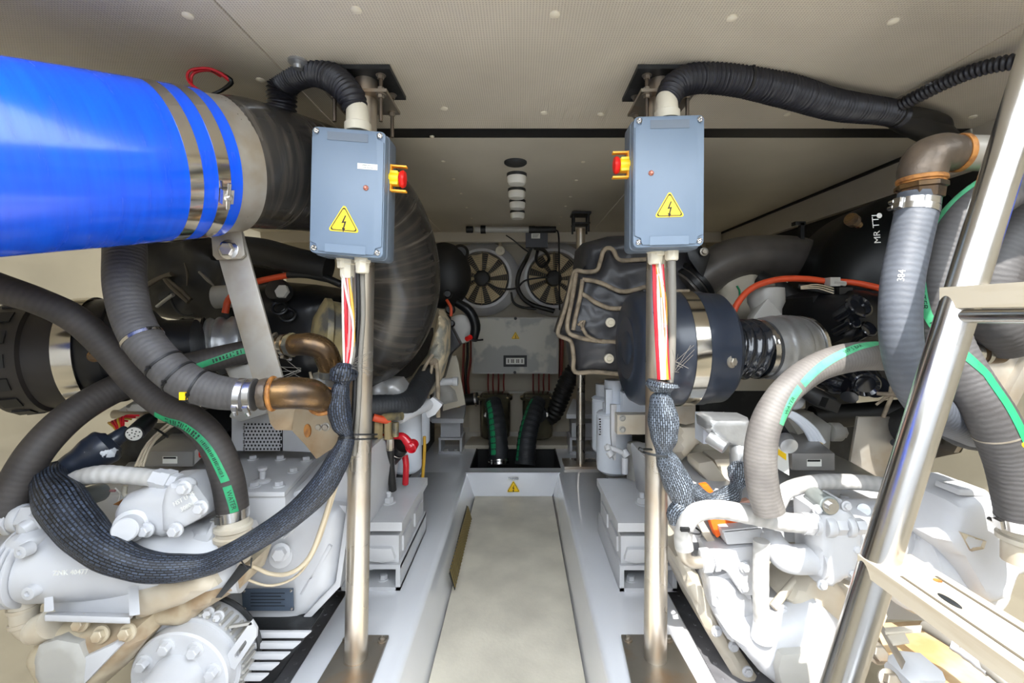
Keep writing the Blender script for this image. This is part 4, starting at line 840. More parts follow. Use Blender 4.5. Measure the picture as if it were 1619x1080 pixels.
# ---------------------------------------------------------------- left: dark engine behind
t = T('engine', 'dark left engine with black pipes and turbo castings behind the grey hoses', 'engine', (-.85, 2.2, .0))
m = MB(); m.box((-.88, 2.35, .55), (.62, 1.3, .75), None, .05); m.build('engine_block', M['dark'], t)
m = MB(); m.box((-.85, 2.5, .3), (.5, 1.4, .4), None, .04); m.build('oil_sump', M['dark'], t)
m = MB(); m.pillow([(200, 385), (330, 375), (395, 420), (400, 520), (330, 515), (250, 500), (205, 470)], 1.78, .25, .10, .05, .03, 9); m.build('exhaust_quilt', M['black'], t)
for c in ([(232, 452, 1.66, 4), (250, 441, 1.65, 4), (272, 433, 1.64, 4)], [(258, 438, 1.65, 3), (272, 455, 1.63, 3), (298, 478, 1.62, 3)], [(262, 440, 1.65, 3), (285, 458, 1.63, 3), (302, 474, 1.62, 3)]):
    small_tube('quilt_piping', c, M['pipd'], t, 8, .01)
small_tube('frayed_tape', [(292, 416, 1.66, 1.5), (296, 432, 1.65, 2.0), (296, 452, 1.65, 1.2)], M['pipd'], t, 6, .01); small_tube('frayed_tape', [(315, 430, 1.64, 2), (328, 442, 1.62, 3), (338, 452, 1.62, 1.2)], M['wireg'], t, 6, .01)
small_tube('cross_pipe', [(375, 392, 1.52, 20), (420, 400, 1.5, 22), (470, 414, 1.48, 22), (520, 425, 1.48, 22)], M['black'], t, 24)
small_tube('cable', [(356, 495, 1.5, 5), (364, 470, 1.5, 5), (400, 448, 1.48, 5), (430, 440, 1.47, 5), (462, 434, 1.46, 5)], M['redh'], t, 10)
small_tube('cable', [(455, 434, 1.46, 6), (480, 434, 1.46, 6), (510, 438, 1.46, 6), (540, 450, 1.46, 6)], M['black'], t, 10)
m = MB(); m.pillow([(405, 452), (440, 445), (500, 450), (540, 470), (545, 560), (520, 600), (460, 600), (410, 580)], 1.62, .3, .12, .1, .02, 8); m.build('manifold', M['blk2'], t)
m = MB(); m.lathe(P(448, 464, 1.5), (-.1, -1, .3), [(0, .035), (.03, .038), (.045, .034), (.05, .02), (.05, 0)], 24); m.build('filler_cap', M['black'], t); m = MB(); m.lathe(P(448, 462, 1.445), (-.1, -1, .3), [(0, .022), (.012, .022), (.012, 0)], 6); m.build('hex_head', M['greyw'], t)
for (x, y) in ((442, 487), (455, 498)): m = MB(); m.torus(P(x, y, 1.48), (.3, -1, .5), .022, .006, 24, 8); m.build('coupling_ring', M['blk2'], t)
m = MB(); m.lathe(P(538, 530, 1.34), (-1, -.6, .1), [(0, .095), (.03, .098), (.035, .105), (.05, .105), (.055, .095), (.075, .05), (.08, .0)], 40); m.build('exhaust_flange', M['olive'], t)
m = MB(); m.bx(375, 440, 410, 480, 1.62, .2, .02); m.cyl(P(340, 470, 1.6), P(400, 466, 1.62), .04); m.build('charge_pipe', M['greyw'], t)
small_tube('tap_handle', [(248, 485, 1.5, 2.5), (262, 474, 1.49, 2.5), (274, 466, 1.48, 3)], M['alu'], t, 8, .01); m = MB(); m.lathe(P(262, 470, 1.52), (0, -1, .6), [(0, .018), (.012, .018), (.012, 0)], 20); m.build('tap_wheel', M['dark'], t)
small_tube('cable', [(270, 472, 1.5, 2), (278, 490, 1.5, 2), (292, 499, 1.5, 2), (306, 497, 1.5, 2)], M['dark'], t, 8)
m = MB(); m.pillow([(495, 590), (530, 592), (538, 640), (528, 668), (508, 655), (502, 620)], 1.24, .03, .03, .02, .02, 30, step=.008); m.build('heat_foil', M['silver'], t)
small_tube('frayed_cloth', [(490, 588, 1.2, 2), (496, 610, 1.2, 2.5), (503, 640, 1.2, 3), (510, 660, 1.2, 3)], M['piping'], t, 8)
m = MB(); m.pillow([(355, 575), (400, 570), (415, 605), (370, 612)], 1.34, .06, .02, .02, .005, 20, step=.01); m.build('grey_hose_end', M['greyw'], t)

# ---------------------------------------------------------------- left: gearbox
t = T('gearbox', 'left white painted marine gearbox filling the lower left corner', 'gearbox', (-.75, 1.2, -.25))
W = M['white']
m = MB(); m.prism([Pz(150, 784, .533), Pz(452, 784, .533), Pz(520, 708, .533), Pz(515, 700, .533), Pz(230, 700, .533)], (0, 0, -.10), .012); m.build('top_cover', W, t)
m = MB(); m.prism([Pz(300, 778, .545), Pz(450, 778, .545), Pz(500, 724, .545), Pz(340, 724, .545)], (0, 0, -.013), .003); m.build('inspection_plate', W, t)
for x, y in ((355, 770), (402, 769), (441, 768), (464, 746), (484, 728), (443, 726), (400, 726)): m = MB(); m.bolt(Pz(x, y, .546), (0, 0, 1), .011, .012); m.build('bolt', W, t)
m = MB(); m.lathe(Pz(415, 762, .546), (0, 0, 1), [(0, .022), (.006, .022), (.009, .018), (.009, .008), (.03, .008), (.034, .012), (.04, .012), (.042, 0)], 24); m.build('breather', W, t)
m = MB(); m.slab([(60, 800), (140, 775), (452, 782), (548, 742), (560, 800), (537, 925), (462, 1003), (360, 992), (60, 960)], 1.24, .5, .02); m.build('main_housing', W, t)
m = MB(); m.pillow([(330, 812), (400, 795), (452, 790), (548, 800), (533, 925), (462, 1000), (362, 990), (330, 930)], 1.215, .06, .03, .05, 0, step=.02); m.build('bell_housing', W, t)
for pts in ([(548, 800), (556, 800), (538, 928), (464, 1006), (456, 1000), (530, 922)], [(360, 984), (464, 992), (470, 1004), (360, 998)], [(470, 940), (520, 860), (524, 866), (478, 945)], [(440, 920), (500, 910), (500, 916), (440, 926)]):
    m = MB(); m.slab(pts, 1.185, .05, .004); m.build('casting_rib', W, t)
m = MB(); m.slab([(382, 932), (463, 931), (464, 966), (384, 966)], 1.165, .004); npl = m.build('name_plate', mat('blue_grey_nameplate', (84, 96, 112), .35, .5), t)
for x, y in ((386, 935), (460, 934), (461, 963), (387, 963)): m = MB(); m.lathe(P(x, y, 1.164), (0, -1, 0), [(0, .004), (.002, .003), (.003, 0)], 10); m.build('rivet', M['steel'], npl)
for k in range(5): m = MB(); m.bx(396, 938 + k * 5, 450 - 6 * (k % 2), 938.7 + k * 5, 1.1635, .001); m.build('print_line', M['dark'], npl)
m = MB(); m.bolt(P(444, 873, 1.17), (.2, -1, .1), .016, .024); m.lathe(P(446, 878, 1.185), (.2, -1, .1), [(0, .028), (.012, .028), (.014, 0)], 20); m.build('plug', W, t)
small_tube('lifting_loop', [(446, 850, 1.16, 2.5), (452, 836, 1.15, 2.5), (466, 830, 1.15, 2.5), (462, 840, 1.15, 2.5), (450, 850, 1.16, 2.5)], W, t, 8, .006)
# louvre fins
for k in range(5):
    y0 = 1000 + k * 17; xr = 492 - k * 17; m = MB(); m.slab([(352 + (k > 2) * 6, y0), (xr, y0), (xr - 12, y0 + 10), (350, y0 + 10)], 1.12 - .012 * k, .010, .003); m.build('cooling_fin', W, t)
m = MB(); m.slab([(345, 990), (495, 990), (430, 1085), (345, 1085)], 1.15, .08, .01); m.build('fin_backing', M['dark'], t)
# cooler
t1 = T('oil_cooler', 'white horizontal cooler drum with cast numbers on the left gearbox', 'oil cooler', P(170, 960, 1.0))
ca = P(58, 892, 1.0); cb = P(345, 880, 1.08); cd = (cb - ca).normalized()
m = MB(); m.lathe(ca, cd, [(0, .072), (.012, .076), (.3, .076), (.42, .078)], 40); m.build('drum', W, t1)
text_on('ZNK 40477', .014, P(112, 905, .925), (1, .05, .02), (0, 0, 1), M['inkw'], t1, 'cast_lettering', .0015)
m = MB()
for k in range(3): m.lathe(ca - cd * (.012 + .011 * k), cd, [(0, .080), (.002, .083), (.007, .083), (.009, .080)], 40)
m.build('end_flange', W, t1)
m = MB(); m.pillow([(12, 850), (40, 838), (62, 850), (60, 880), (70, 912), (62, 938), (30, 938), (14, 900)], .965, .05, .02, .02, 0, step=.01); m.build('end_cap', W, t1)
for x, y in ((48, 866), (60, 930)): m = MB(); m.lathe(P(x, y, .945), (0, -1, 0), [(0, .014), (.02, .013), (.021, .006), (.016, .005), (.016, 0)], 16); m.build('bolt_boss', W, t1)
m = MB(); m.slab([(70, 910), (74, 905), (84, 922), (205, 926), (206, 980), (70, 972)], .985, .008, .002); m.prism([P(70, 972, .93), P(206, 976, .93), P(206, 966, 1.02), P(78, 964, 1.02)], (0, 0, -.014), .003); m.prism([P(70, 908, .985), P(76, 908, .985), P(78, 966, .93), P(69, 968, .93)], (.01, 0, 0), .002)
m.prism([P(202, 922, .985), P(212, 922, .985), P(214, 972, .93), P(204, 974, .93)], (.01, 0, 0), .002); m.build('mounting_bracket', W, t1)
m = MB(); m.pillow([(208, 922), (300, 905), (330, 890), (345, 925), (290, 955), (215, 980)], 1.0, .08, .02, .03, 0, step=.015); m.build('web_casting', M['whitew'], t1)
m = MB(); m.pillow([(230, 950), (300, 930), (345, 900), (392, 895), (380, 930), (320, 965), (300, 985), (230, 985)], 1.05, .1, .03, .03, 0, step=.015); m.build('lower_casting', M['dirty'], t)
for x, y in ((225, 972), (330, 968), (346, 974), (357, 998), (364, 1011)): m = MB(); m.bolt(P(x, y, 1.06), (.1, -1, .1), .009, .012); m.build('bolt', W, t)
# cover with cast lettering
t1 = T('pump_cover', 'white cover casting with a round boss and raised lettering, under the white hose', 'pump cover', P(250, 850, 1.03))
m = MB(); m.pillow([(192, 800), (200, 782), (245, 765), (280, 763), (300, 775), (318, 800), (318, 820), (270, 846), (235, 842), (200, 842), (190, 820)], 1.03, .09, .035, .03, 0, step=.01); m.build('casting', W, t1)
m = MB(); m.pillow([(262, 775), (270, 764), (300, 772), (320, 800), (318, 818), (272, 844), (258, 838), (256, 800)], .995, .02, .006, .006, 0, step=.01); m.build('flange', W, t1)
m = MB(); m.lathe(P(207, 832, .985), (.35, -1, .12), [(-.04, .034), (.0, .034), (.004, .026), (.028, .025), (.031, .022), (.031, 0)], 32); m.build('round_boss', W, t1)
for x, y in ((292, 771), (318, 802), (278, 838), (232, 838)): m = MB(); m.bolt(P(x, y, .985), (0, -1, 0), .011, .014); m.build('bolt', W, t1)
text_on('HST U 25', .013, P(291, 789, .984), (1, 0, .55), (-.4, 0, 1), M['inkw'], t1, 'cast_lettering', .001); text_on('30804', .013, P(296, 801, .984), (1, 0, .55), (-.4, 0, 1), M['inkw'], t1, 'cast_lettering', .001)
m = MB(); m.pillow([(240, 870), (246, 855), (330, 830), (345, 815), (350, 850), (330, 875), (280, 880)], 1.05, .08, .02, .02, 0, step=.012); m.build('lower_web', W, t1)
m = MB(); m.lathe(P(262, 866, 1.03), (-1, -.6, 0), [(-.06, .018), (0, .018), (.012, .015), (.012, 0)], 20); m.build('small_boss', W, t1)
# neck for the striped hose
m = MB(); b = P(369, 852, 1.06); m.lathe(b, (0, 0, 1), [(-.05, .036), (0, .036), (.004, .041), (.012, .041), (.014, .036), (.022, .036), (.026, .040), (.034, .040), (.036, .032), (.055, .032)], 36); m.build('hose_neck', M['whitew'], t)
# white hose, solenoid and fittings
tt_, p = hose('oil_hose', 'white painted hose running along the top of the left gearbox to the pump cover', [(98, 772, 1.04, 13), (125, 757, 1.04, 14), (160, 750, 1.03, 14), (205, 752, 1.03, 13), (250, 757, 1.03, 13), (272, 762, 1.03, 12)], M['whose'], step=.005, prof=rib(.02, .02), clamps=())
m = MB(); q, tg, r = p.at(p.L - .02); m.lathe(q, tg, [(-.02, r * 1.2), (0, r * 1.2), (.0, r * 1.35), (.02, r * 1.35), (.02, r * 1.1), (.035, r * 1.1)], 6); m.build('hex_fitting', W, tt_)
m = MB(); m.ball(P(293, 768, 1.03), .022, (1.1, 1, .9)); m.build('union_elbow', W, tt_)
t1 = T('solenoid_valve', 'grey cylindrical solenoid beside the black sleeve on the left gearbox', 'solenoid', P(135, 795, 1.08))
m = MB(); m.cyl(P(122, 790, 1.05), P(160, 778, 1.12), .022, .022, 28, .003); m.build('coil', mat('grey_green_coil', (134, 140, 138), .4, .2), t1); m = MB(); m.lathe(P(122, 790, 1.05), P(122, 790, 1.05) - P(160, 778, 1.12), [(0, .017), (.004, .017), (.004, .009), (.012, .009), (.012, 0)], 20); m.build('end_nut', M['steel'], t1)
small_tube('wire', [(160, 778, 1.12, 2), (172, 776, 1.12, 2), (182, 776, 1.12, 2)], M['wirep'], t1, 6); small_tube('wire', [(182, 772, 1.13, 1.3), (190, 778, 1.13, 1.3), (187, 792, 1.13, 1.3)], M['wirew'], t1, 6)
small_tube('bent_lever', [(198, 768, 1.1, 3.5), (197, 782, 1.1, 3.5), (205, 785, 1.1, 3.5)], M['nylon'], t1, 10, .005)
m = MB(); m.slab([(178, 798), (196, 788), (204, 790), (190, 800)], 1.1, .01, .001); m.build('rusty_clip', M['rust'], t1)
# pipe fittings at the left edge
t1 = T('pipe_fittings', 'row of white painted hex pipe fittings at the left edge of the gearbox', 'pipe fitting', P(20, 835, 1.0))
d0 = P(-40, 822, 1.0); d1 = P(62, 818, 1.0); dd = (d1 - d0)
for a, b_, r, sg in ((0, .32, .026, 6), (.34, .52, .030, 24), (.54, .66, .034, 6), (.68, .82, .030, 24), (.84, 1.05, .034, 6)): m = MB(); m.cyl(d0 + dd * a, d0 + dd * b_, r, r, sg, .003); m.build('hex_fitting', W, t1)
m = MB(); m.lathe(P(72, 815, 1.0), (-.45, -1, -.5), [(-.02, .024), (.02, .022), (.022, .017), (.04, .016), (.045, .010), (.05, 0)], 20); m.build('side_nipple', W, t1)
m = MB(); m.cyl(P(-20, 900, 1.08), P(60, 862, 1.14), .062, .062, 32, .01); m.build('left_tube', W, t1)
t1, p = hose('drain_pipe', 'short white pipe bending under the cooler end cap', [(38, 935, .99, 18), (38, 962, .99, 18), (40, 985, .99, 17), (52, 998, .99, 15), (76, 1004, 1.0, 13)], M['whitew'], step=.005)
for d in (.03, .062): q, tg, r = p.at(d); m = MB(); m.lathe(q, tg, [(0, r), (0, r * 1.12), (.008, r * 1.12), (.008, r)], 24, False); m.build('ring', M['whitew'], t1)
# pump bottom-left
t1 = T('oil_pump', 'stained white pump body at the bottom left below the cooler', 'pump', P(120, 1080, .95))
m = MB(); m.pillow([(50, 1035), (60, 1015), (95, 985), (150, 978), (225, 985), (230, 1010), (190, 1060), (150, 1095), (80, 1095)], .99, .1, .035, .04, 0, step=.012); m.build('body', M['dirty'], t1)
m = MB(); m.pillow([(55, 1040), (62, 1020), (90, 1012), (125, 1018), (136, 1045), (132, 1080), (110, 1110), (75, 1105), (56, 1070)], .945, .03, .006, .008, 0, step=.01); m.build('end_face', M['greyw'], t1)
m = MB(); m.slab([(132, 1040), (180, 1018), (188, 1024), (140, 1075), (130, 1085)], .945, .03, .004); m.build('side_flange', W, t1)
for x, y in ((129, 985), (160, 1003), (202, 1000)): m = MB(); m.bolt(P(x, y, .955), (0, -1, .2), .012, .014); m.build('bolt', M['dirty'], t1)
m = MB(); m.lathe(P(62, 995, .97), (-1, 0, -.5), [(-.03, .03), (0, .03), (0, .024), (.015, .024)], 24); m.build('inlet_ring', M['whitew'], t1)
# output flange
t1 = T('output_flange', 'white round output coupling with big hex bolts at the bottom of the left gearbox', 'coupling', P(285, 1080, 1.0))
c = P(284, 1072, 1.02); d = V((.02, -1, -.06)).normalized()
m = MB(); m.lathe(c, d, [(-.10, .118), (-.03, .118), (-.03, .108), (0, .108), (.004, .104), (.006, .060), (.03, .056), (.10, .050), (.15, .048)], 64); m.build('flange_disc', W, t1)
x_, y_ = perp(d)
for k in range(8):
    a = k * 2 * PI / 8 + .25; m = MB(); m.bolt(c + d * .004 + (x_ * math.cos(a) + y_ * math.sin(a)) * .082, d, .0125, .018); m.build('bolt', W, t1)
m = MB()
for k in range(46):
    a = -.3 + k * 2 * PI / 46; q = c - d * .055 + (x_ * math.cos(a) + y_ * math.sin(a)) * .122; m.box(q, (.006, .045, .006), None, 0)
m.build('ring_gear_teeth', M['greyw'], t1, kind='stuff')
m = MB(); m.torus(c - d * .09, d, .128, .006, 60, 8); m.build('seal_ring', M['dark'], t1)
t1 = T('slotted_bracket', 'small white bracket with a long slot beside the left output coupling', 'bracket', P(380, 1055, 1.03))
m = MB(); o_ = [(400, 982), (405, 995), (404, 1008), (371, 1058), (366, 1055), (360, 1035)]; i_ = [(385, 1014), (386, 1022), (372, 1040), (370, 1034)]
m.ring([(398, 981), (406, 994), (405, 1008), (371, 1059), (365, 1056), (359, 1035)], [(388, 1012), (390, 1015), (389, 1019), (375, 1041), (371, 1040), (371, 1035)], 1.03, .006); m.build('slotted_plate', W, t1)
m = MB(); m.prism([P(362, 990, 1.03), P(398, 984, 1.03), P(396, 982, 1.10), P(370, 984, 1.10)], (0, 0, -.006)); m.build('top_leg', M['greyw'], t1)
# beige pipes hanging on the right of the sleeve
small_tube('cable', [(540, 742, 1.14, 3), (528, 770, 1.13, 3.5), (510, 830, 1.12, 4), (490, 880, 1.11, 4), (462, 905, 1.10, 3.5), (430, 908, 1.10, 3), (398, 894, 1.08, 3)], M['beigec'], None, 10, label='upper of two thin beige cables looping across the left gearbox', cat='cable')
small_tube('cable', [(538, 750, 1.15, 2), (520, 810, 1.14, 2), (500, 866, 1.13, 2.2), (470, 910, 1.12, 2), (430, 926, 1.11, 2), (395, 918, 1.09, 2), (376, 905, 1.08, 2)], M['beigec'], None, 8, label='lower of two thin beige cables looping across the left gearbox', cat='cable')
# ECU, perforated guard
def ecu(name_label, x0, x1, y0, y1, Yf, d, ex):
    t = T('control_module', name_label, 'control module', P((x0 + x1) / 2, y1, Yf), 'engine control modules')
    a = P(x0, y0, Yf); b = P(x1, y1, Yf); mt = mat('greyed_metal_case', (150, 148, 146), .4, .4, var=.15)
    m = MB(); m.prism([(a.x, Yf, b.z), (b.x, Yf, b.z), (b.x, Yf, a.z), (a.x, Yf, a.z)], (ex, d, .005), .003); m.build('case', mt, t)
    m = MB(); cx = (x0 + x1) / 2; m.bx(cx - 10, (y0 + y1) / 2 - 4, cx + 13, (y0 + y1) / 2 + 7, Yf - .001, .001); l = m.build('label', M['label'], t)
    m = MB(); m.bx(cx - 9, (y0 + y1) / 2 - 3.4, cx + 11, (y0 + y1) / 2 - .5, Yf - .002, .001); m.build('print_block', M['dark'], l)
    m = MB(); sx = V((b.x, Yf, b.z)); e = V((ex, d, .005)); up = V((0, 0, a.z - b.z)); n = V((1, -ex / d, 0)).normalized() * .001
    q = lambda u, v: sx + e * u + up * v + n
    m.prism([q(.04, .08), q(.6, .08), q(.6, .95), q(.04, .95)], n * .5); s = m.build('side_sticker', M['label'], t)
    m = MB(); m.prism([q(.42, .6) + n, q(.8, .6) + n, q(.8, .98) + n, q(.42, .98) + n], n * .3); m.build('yellow_patch', M['yellow'], s)
    return t, q, n
te, q_, n_ = ecu('grey metal control module with warning sticker on top of the left gearbox', 229, 305, 714, 738, 1.28, .24, -.085)
m = MB(); cc_ = q_(.22, .5) + n_ * 2; m.torus(cc_, n_, .012, .0018, 24, 6); m.box(cc_, (.002, .018, .002), Matrix.Rotation(.8, 3, 'X')); m.build('no_access_symbol', M['red'], te)
t1 = T('perforated_guard', 'grey white perforated guard behind the striped hose', 'guard', P(412, 715, 1.45))
m = MB(); Yg = 1.45; x0, x1, y0, y1 = 384, 447, 668, 713; px_ = 5.6; rr_ = 1.75
rows = 0; yv = y0
while yv + px_ <= y1:
    xv = x0 + (px_ / 2 if rows % 2 else 0)
    while xv + px_ <= x1:
        cxx, cyy = xv + px_ / 2, yv + px_ / 2; ci = [m.bm.verts.new(P(cxx + rr_ * math.cos(k * PI / 4 + PI / 8), cyy + rr_ * math.sin(k * PI / 4 + PI / 8), Yg)) for k in range(8)]
        co_ = [m.bm.verts.new(P(cxx + s * px_ / 2, cyy + u * px_ / 2, Yg)) for s, u in ((1, .414), (.414, 1), (-.414, 1), (-1, .414), (-1, -.414), (-.414, -1), (.414, -1), (1, -.414))]
        cr = [m.bm.verts.new(P(cxx + s * px_ / 2, cyy + u * px_ / 2, Yg)) for s, u in ((1, 1), (-1, 1), (-1, -1), (1, -1))]
        for k in range(8): m.bm.faces.new((ci[k], ci[(k + 1) % 8], co_[(k + 1) % 8], co_[k]))
        for k, (a, b_) in enumerate(((0, 1), (2, 3), (4, 5), (6, 7))): m.bm.faces.new((cr[k], co_[b_], co_[a]))
        xv += px_
    yv += px_; rows += 1
m.build('perforated_sheet', W, t1, smooth=False)
m = MB(); m.bx(384, 668, 447, 713, Yg + .03, .01); m.build('dark_interior', M['black'], t1)
m = MB(); m.slab([(366, 655), (400, 650), (450, 660), (512, 700), (512, 716), (447, 713), (447, 668), (384, 668), (384, 713), (366, 713)], Yg, .008, .001); m.build('guard_sheet', W, t1)
m = MB(); m.slab([(360, 660), (372, 640), (400, 632), (425, 640), (420, 655), (380, 668)], 1.38, .03, .008); m.build('guard_top', M['greyw'], t1)
# connector with pins, cable bundles
t1 = T('round_connector', 'open black round plug with a pale pin face on the left', 'connector', P(210, 700, 1.12))
ka = P(212, 686, 1.08); kb = P(236, 664, 1.16); kd = (ka - kb).normalized(); m = MB(); m.lathe(kb, kd, [(0, .018), (.03, .020), ((ka - kb).length, .020), ((ka - kb).length, .016)], 28); m.build('shell', M['blk2'], t1)
m = MB(); m.lathe(ka - kd * .002, kd, [(0, .0165), (.003, .0165), (.003, 0)], 24); f = m.build('pin_face', M['greyw'], t1); xk, yk = perp(kd)
for k in range(10): a = k * 2.4; r = .0042 * math.sqrt(k + .3); m = MB(); q = ka + kd * .0012 + xk * r * math.cos(a) + yk * r * math.sin(a); m.cyl(q, q + kd * .0008, .0016, seg=8); m.build('pin_hole', M['black'], f)
t1 = T('cable_bundle', 'bundle of pale taped cables rising beside the left control module', 'cable bundle', P(230, 735, 1.2))
for k in range(5): small_tube('cable', [(214 + 3 * k, 738, 1.18, 2), (230 + 2 * k, 706, 1.2 + .01 * (k % 2), 2), (250 + 2 * k, 684, 1.22 + .01 * (k % 3), 2), (276 + 2 * k, 662 + k, 1.25, 2.2)], M['beigec'], t1, 8, .02)
m = MB(); m.torus(P(254, 684, 1.22), P(276, 664, 1.25) - P(232, 706, 1.2), .020, .003, 20, 6); m.build('tie', M['black'], t1)
small_tube('pipe', [(180, 655, 1.3, 7), (215, 655, 1.3, 7), (250, 662, 1.3, 7), (285, 660, 1.3, 7)], M['dirty'], None, 12, label='short stained pale pipe under the arching hose', cat='pipe')
m = MB(); m.pillow([(165, 690), (300, 655), (340, 690), (240, 735), (180, 740)], 1.5, .2, .04, .06, .03, 14, step=.02); m.build('dark_underbody', M['dark'], None, 'dark lumpy shape below the hoses behind the left control module', 'engine part')  # plain dark body with an uneven surface
m = MB(); m.pillow([(185, 650), (215, 632), (240, 630), (255, 648), (225, 652)], 1.25, .03, .012, .01, 0, step=.01); m.build('grey_fitting', M['greyw'], None, 'pale grey curved fitting just under the arching hose', 'fitting')
# ================================================================ MIDDLE LEFT: BETWEEN THE POST AND THE WALKWAY
def mount_pad(label, x0, x1, y0, y1, sgn):
    cx = (x0 + x1) / 2; cy = (y0 + y1) / 2; W_ = x1 - x0; L_ = y1 - y0
    t = T('engine_mount', label, 'engine mount', (cx, cy, ZD), 'pair of near engine mounts'); W = M['white']
    m = MB(); m.box((cx, cy, ZD + .006), (W_, L_, .012), None, .002)
    for s in (-1, 1): m.box((cx + s * (W_ / 2 - .007), cy, ZD + .04), (.014, L_, .078), None, .002)
    m.box((cx, cy, ZD + .075), (W_, L_ * .99, .014), None, .003); m.build('channel_bracket', W, t)
    m = MB(); m.box((cx, cy, ZD + .125), (W_ * .92, L_ * .92, .09), None, .02); m.build('rubber_block', W, t)
    m = MB(); m.prism([(cx - W_ * .36, y0 + .0, ZD + .135), (cx + W_ * .36, y0, ZD + .135), (cx + W_ * .42, y0, ZD + .10), (cx + W_ * .22, y0, ZD + .088), (cx, y0, ZD + .096), (cx - W_ * .22, y0, ZD + .088), (cx - W_ * .42, y0, ZD + .10)], (0, .03, 0), .003); m.build('block_lip', W, t)
    m = MB()
    for k in range(2): m.box((cx - sgn * (W_ * .46), cy + (k - .5) * L_ * .42, ZD + .125), (.012, L_ * .3, .05), None, .004)
    m.build('side_recess', W, t)
    m = MB(); m.box((cx - sgn * .0, cy, ZD + .205), (W_ * 1.06, L_ * 1.0, .028), None, .003); m.build('top_plate', W, t)
    m = MB(); m.bolt((cx + .02, cy - .05, ZD + .219), (0, 0, 1), .017, .022); m.lathe((cx + .02, cy - .05, ZD + .235), (0, 0, 1), [(0, .009), (.022, .009), (.024, .007), (.024, 0)], 14); m.build('stud_and_nut', W, t)
    for (dx, z) in ((-.02, ZD + .083), (.035, ZD + .012), (-.045, ZD + .012)): m = MB(); m.bolt((cx + dx, y0 + .045, z), (0, 0, 1), .013, .016); m.build('bolt', W, t)
    m = MB(); m.bolt((cx, y0 + .03, ZD + .067), (0, 0, -1), .012, .012); m.build('bolt', W, t)
mount_pad('left near engine mount, a stack of white steel plates on the side rail', -.585, -.383, 1.455, 1.86, -1)
mount_pad('right near engine mount, a partly sunlit stack of white plates on the side rail', .318, .50, 1.45, 1.85, 1)
# tan cloth wrapped exhaust joint
t = T('heat_wrap', 'crumpled tan heat cloth tied with strings below the black elbow', 'heat wrap', P(670, 640, 1.95))
m = MB(); m.pillow([(612, 612), (650, 596), (676, 560), (688, 520), (694, 490), (706, 508), (705, 560), (694, 600), (680, 625), (652, 642), (622, 632)], 1.95, .12, .06, .05, .05, 26, step=.010); m.build('cloth', M['tancl'], t)
for c in ([(684, 572, 1.86, 3), (680, 600, 1.85, 2), (676, 635, 1.84, 2)], [(690, 570, 1.86, 3), (692, 600, 1.85, 3.5), (693, 660, 1.84, 3.5)], [(684, 560, 1.86, 3), (672, 580, 1.85, 3), (664, 602, 1.85, 3)]): small_tube('string', c, M['piping'], t, 8, .02)
m = MB(); m.ball(P(685, 572, 1.86), .016, (1.3, 1, 1)); m.build('knot', M['piping'], t)
m = MB(); m.pillow([(588, 610), (600, 598), (630, 600), (642, 616), (636, 634), (600, 640), (586, 636)], 1.70, .08, .035, .03, .02, 24, step=.01); m.build('silver_wrap', M['silver'], None, 'small crumpled silvery foil wrap right of the left post', 'heat wrap')
hose('bypass_hose', 'short dark blue black hose bending up behind the left post', [(578, 645, 1.58, 20), (600, 643, 1.6, 19), (632, 642, 1.64, 19), (652, 632, 1.7, 18), (664, 612, 1.8, 17), (680, 585, 1.95, 16)], M['hosek'], step=.008, prof=rib(.02, .015))
t = T('fuel_manifold', 'cluster of brass and white fuel cocks and hoses beside the left post', 'fuel manifold', P(600, 745, 1.6))
small_tube('red_hose', [(590, 660, 1.55, 6), (602, 663, 1.56, 6), (616, 665, 1.58, 6)], M['redh'], t, 12)
for x in (598, 614): m = MB(); m.cyl(P(x, 666, 1.58), P(x, 694, 1.58), .016, seg=6, bevel=.002); m.build('hex_union', M['mesh'], t)
for x, mt in ((602, 'wireg'), (617, 'black')):
    m = MB(); m.cyl(P(x, 694, 1.58), P(x, 712, 1.58), .013, seg=8, bevel=.002); m.build('crimp_sleeve', M['alub'], t)
    small_tube('fuel_hose', [(x, 708, 1.58, 6), (x + 1, 740, 1.6, 6), (x + 4, 775, 1.62, 6)], M[mt], t, 12)
m = MB(); m.cyl(P(598, 660, 1.58), P(636, 658, 1.56), .014, seg=12); m.cyl(P(625, 668, 1.57), P(625, 690, 1.57), .012, seg=10); m.build('manifold_block', M['olive'], t)
m = MB(); m.cyl(P(632, 662, 1.6), P(680, 638, 1.8), .018, .022, 16, .003); m.build('white_tap_pipe', W, t)
m = MB(); m.slab([(668, 640), (684, 628), (700, 640), (688, 656), (676, 662)], 1.78, .03, .004); m.build('tap_bracket', W, t)
t = T('battery_switch', 'black starter connector with a glossy red rubber boot and red cable', 'connector', P(625, 745, 1.7))
m = MB(); m.cyl(P(612, 730, 1.68), P(634, 704, 1.66), .032, .034, 24, .006); m.build('black_body', M['blk2'], t); m = MB(); m.torus(P(626, 712, 1.66), P(634, 704, 1.66) - P(612, 730, 1.68), .034, .002, 28, 6); m.build('bright_ring', M['steel'], t)
rb = mat('glossy_crimson_rubber', (190, 20, 36), .25, coat=.3)
small_tube('red_boot', [(604, 690, 1.62, 4), (622, 690, 1.61, 4.5), (636, 690, 1.6, 6), (644, 698, 1.6, 7), (650, 706, 1.6, 8.5)], rb, t, 20, .006); m = MB(); m.lathe(P(651, 706, 1.6), (-.2, -1, -.3), [(-.02, .018), (.01, .021), (.014, .018), (.006, .014), (.006, 0)], 24); m.build('boot_mouth', rb, t)
small_tube('red_cable', [(640, 720, 1.7, 5), (642, 735, 1.7, 5), (641, 765, 1.72, 5)], rb, t, 12)
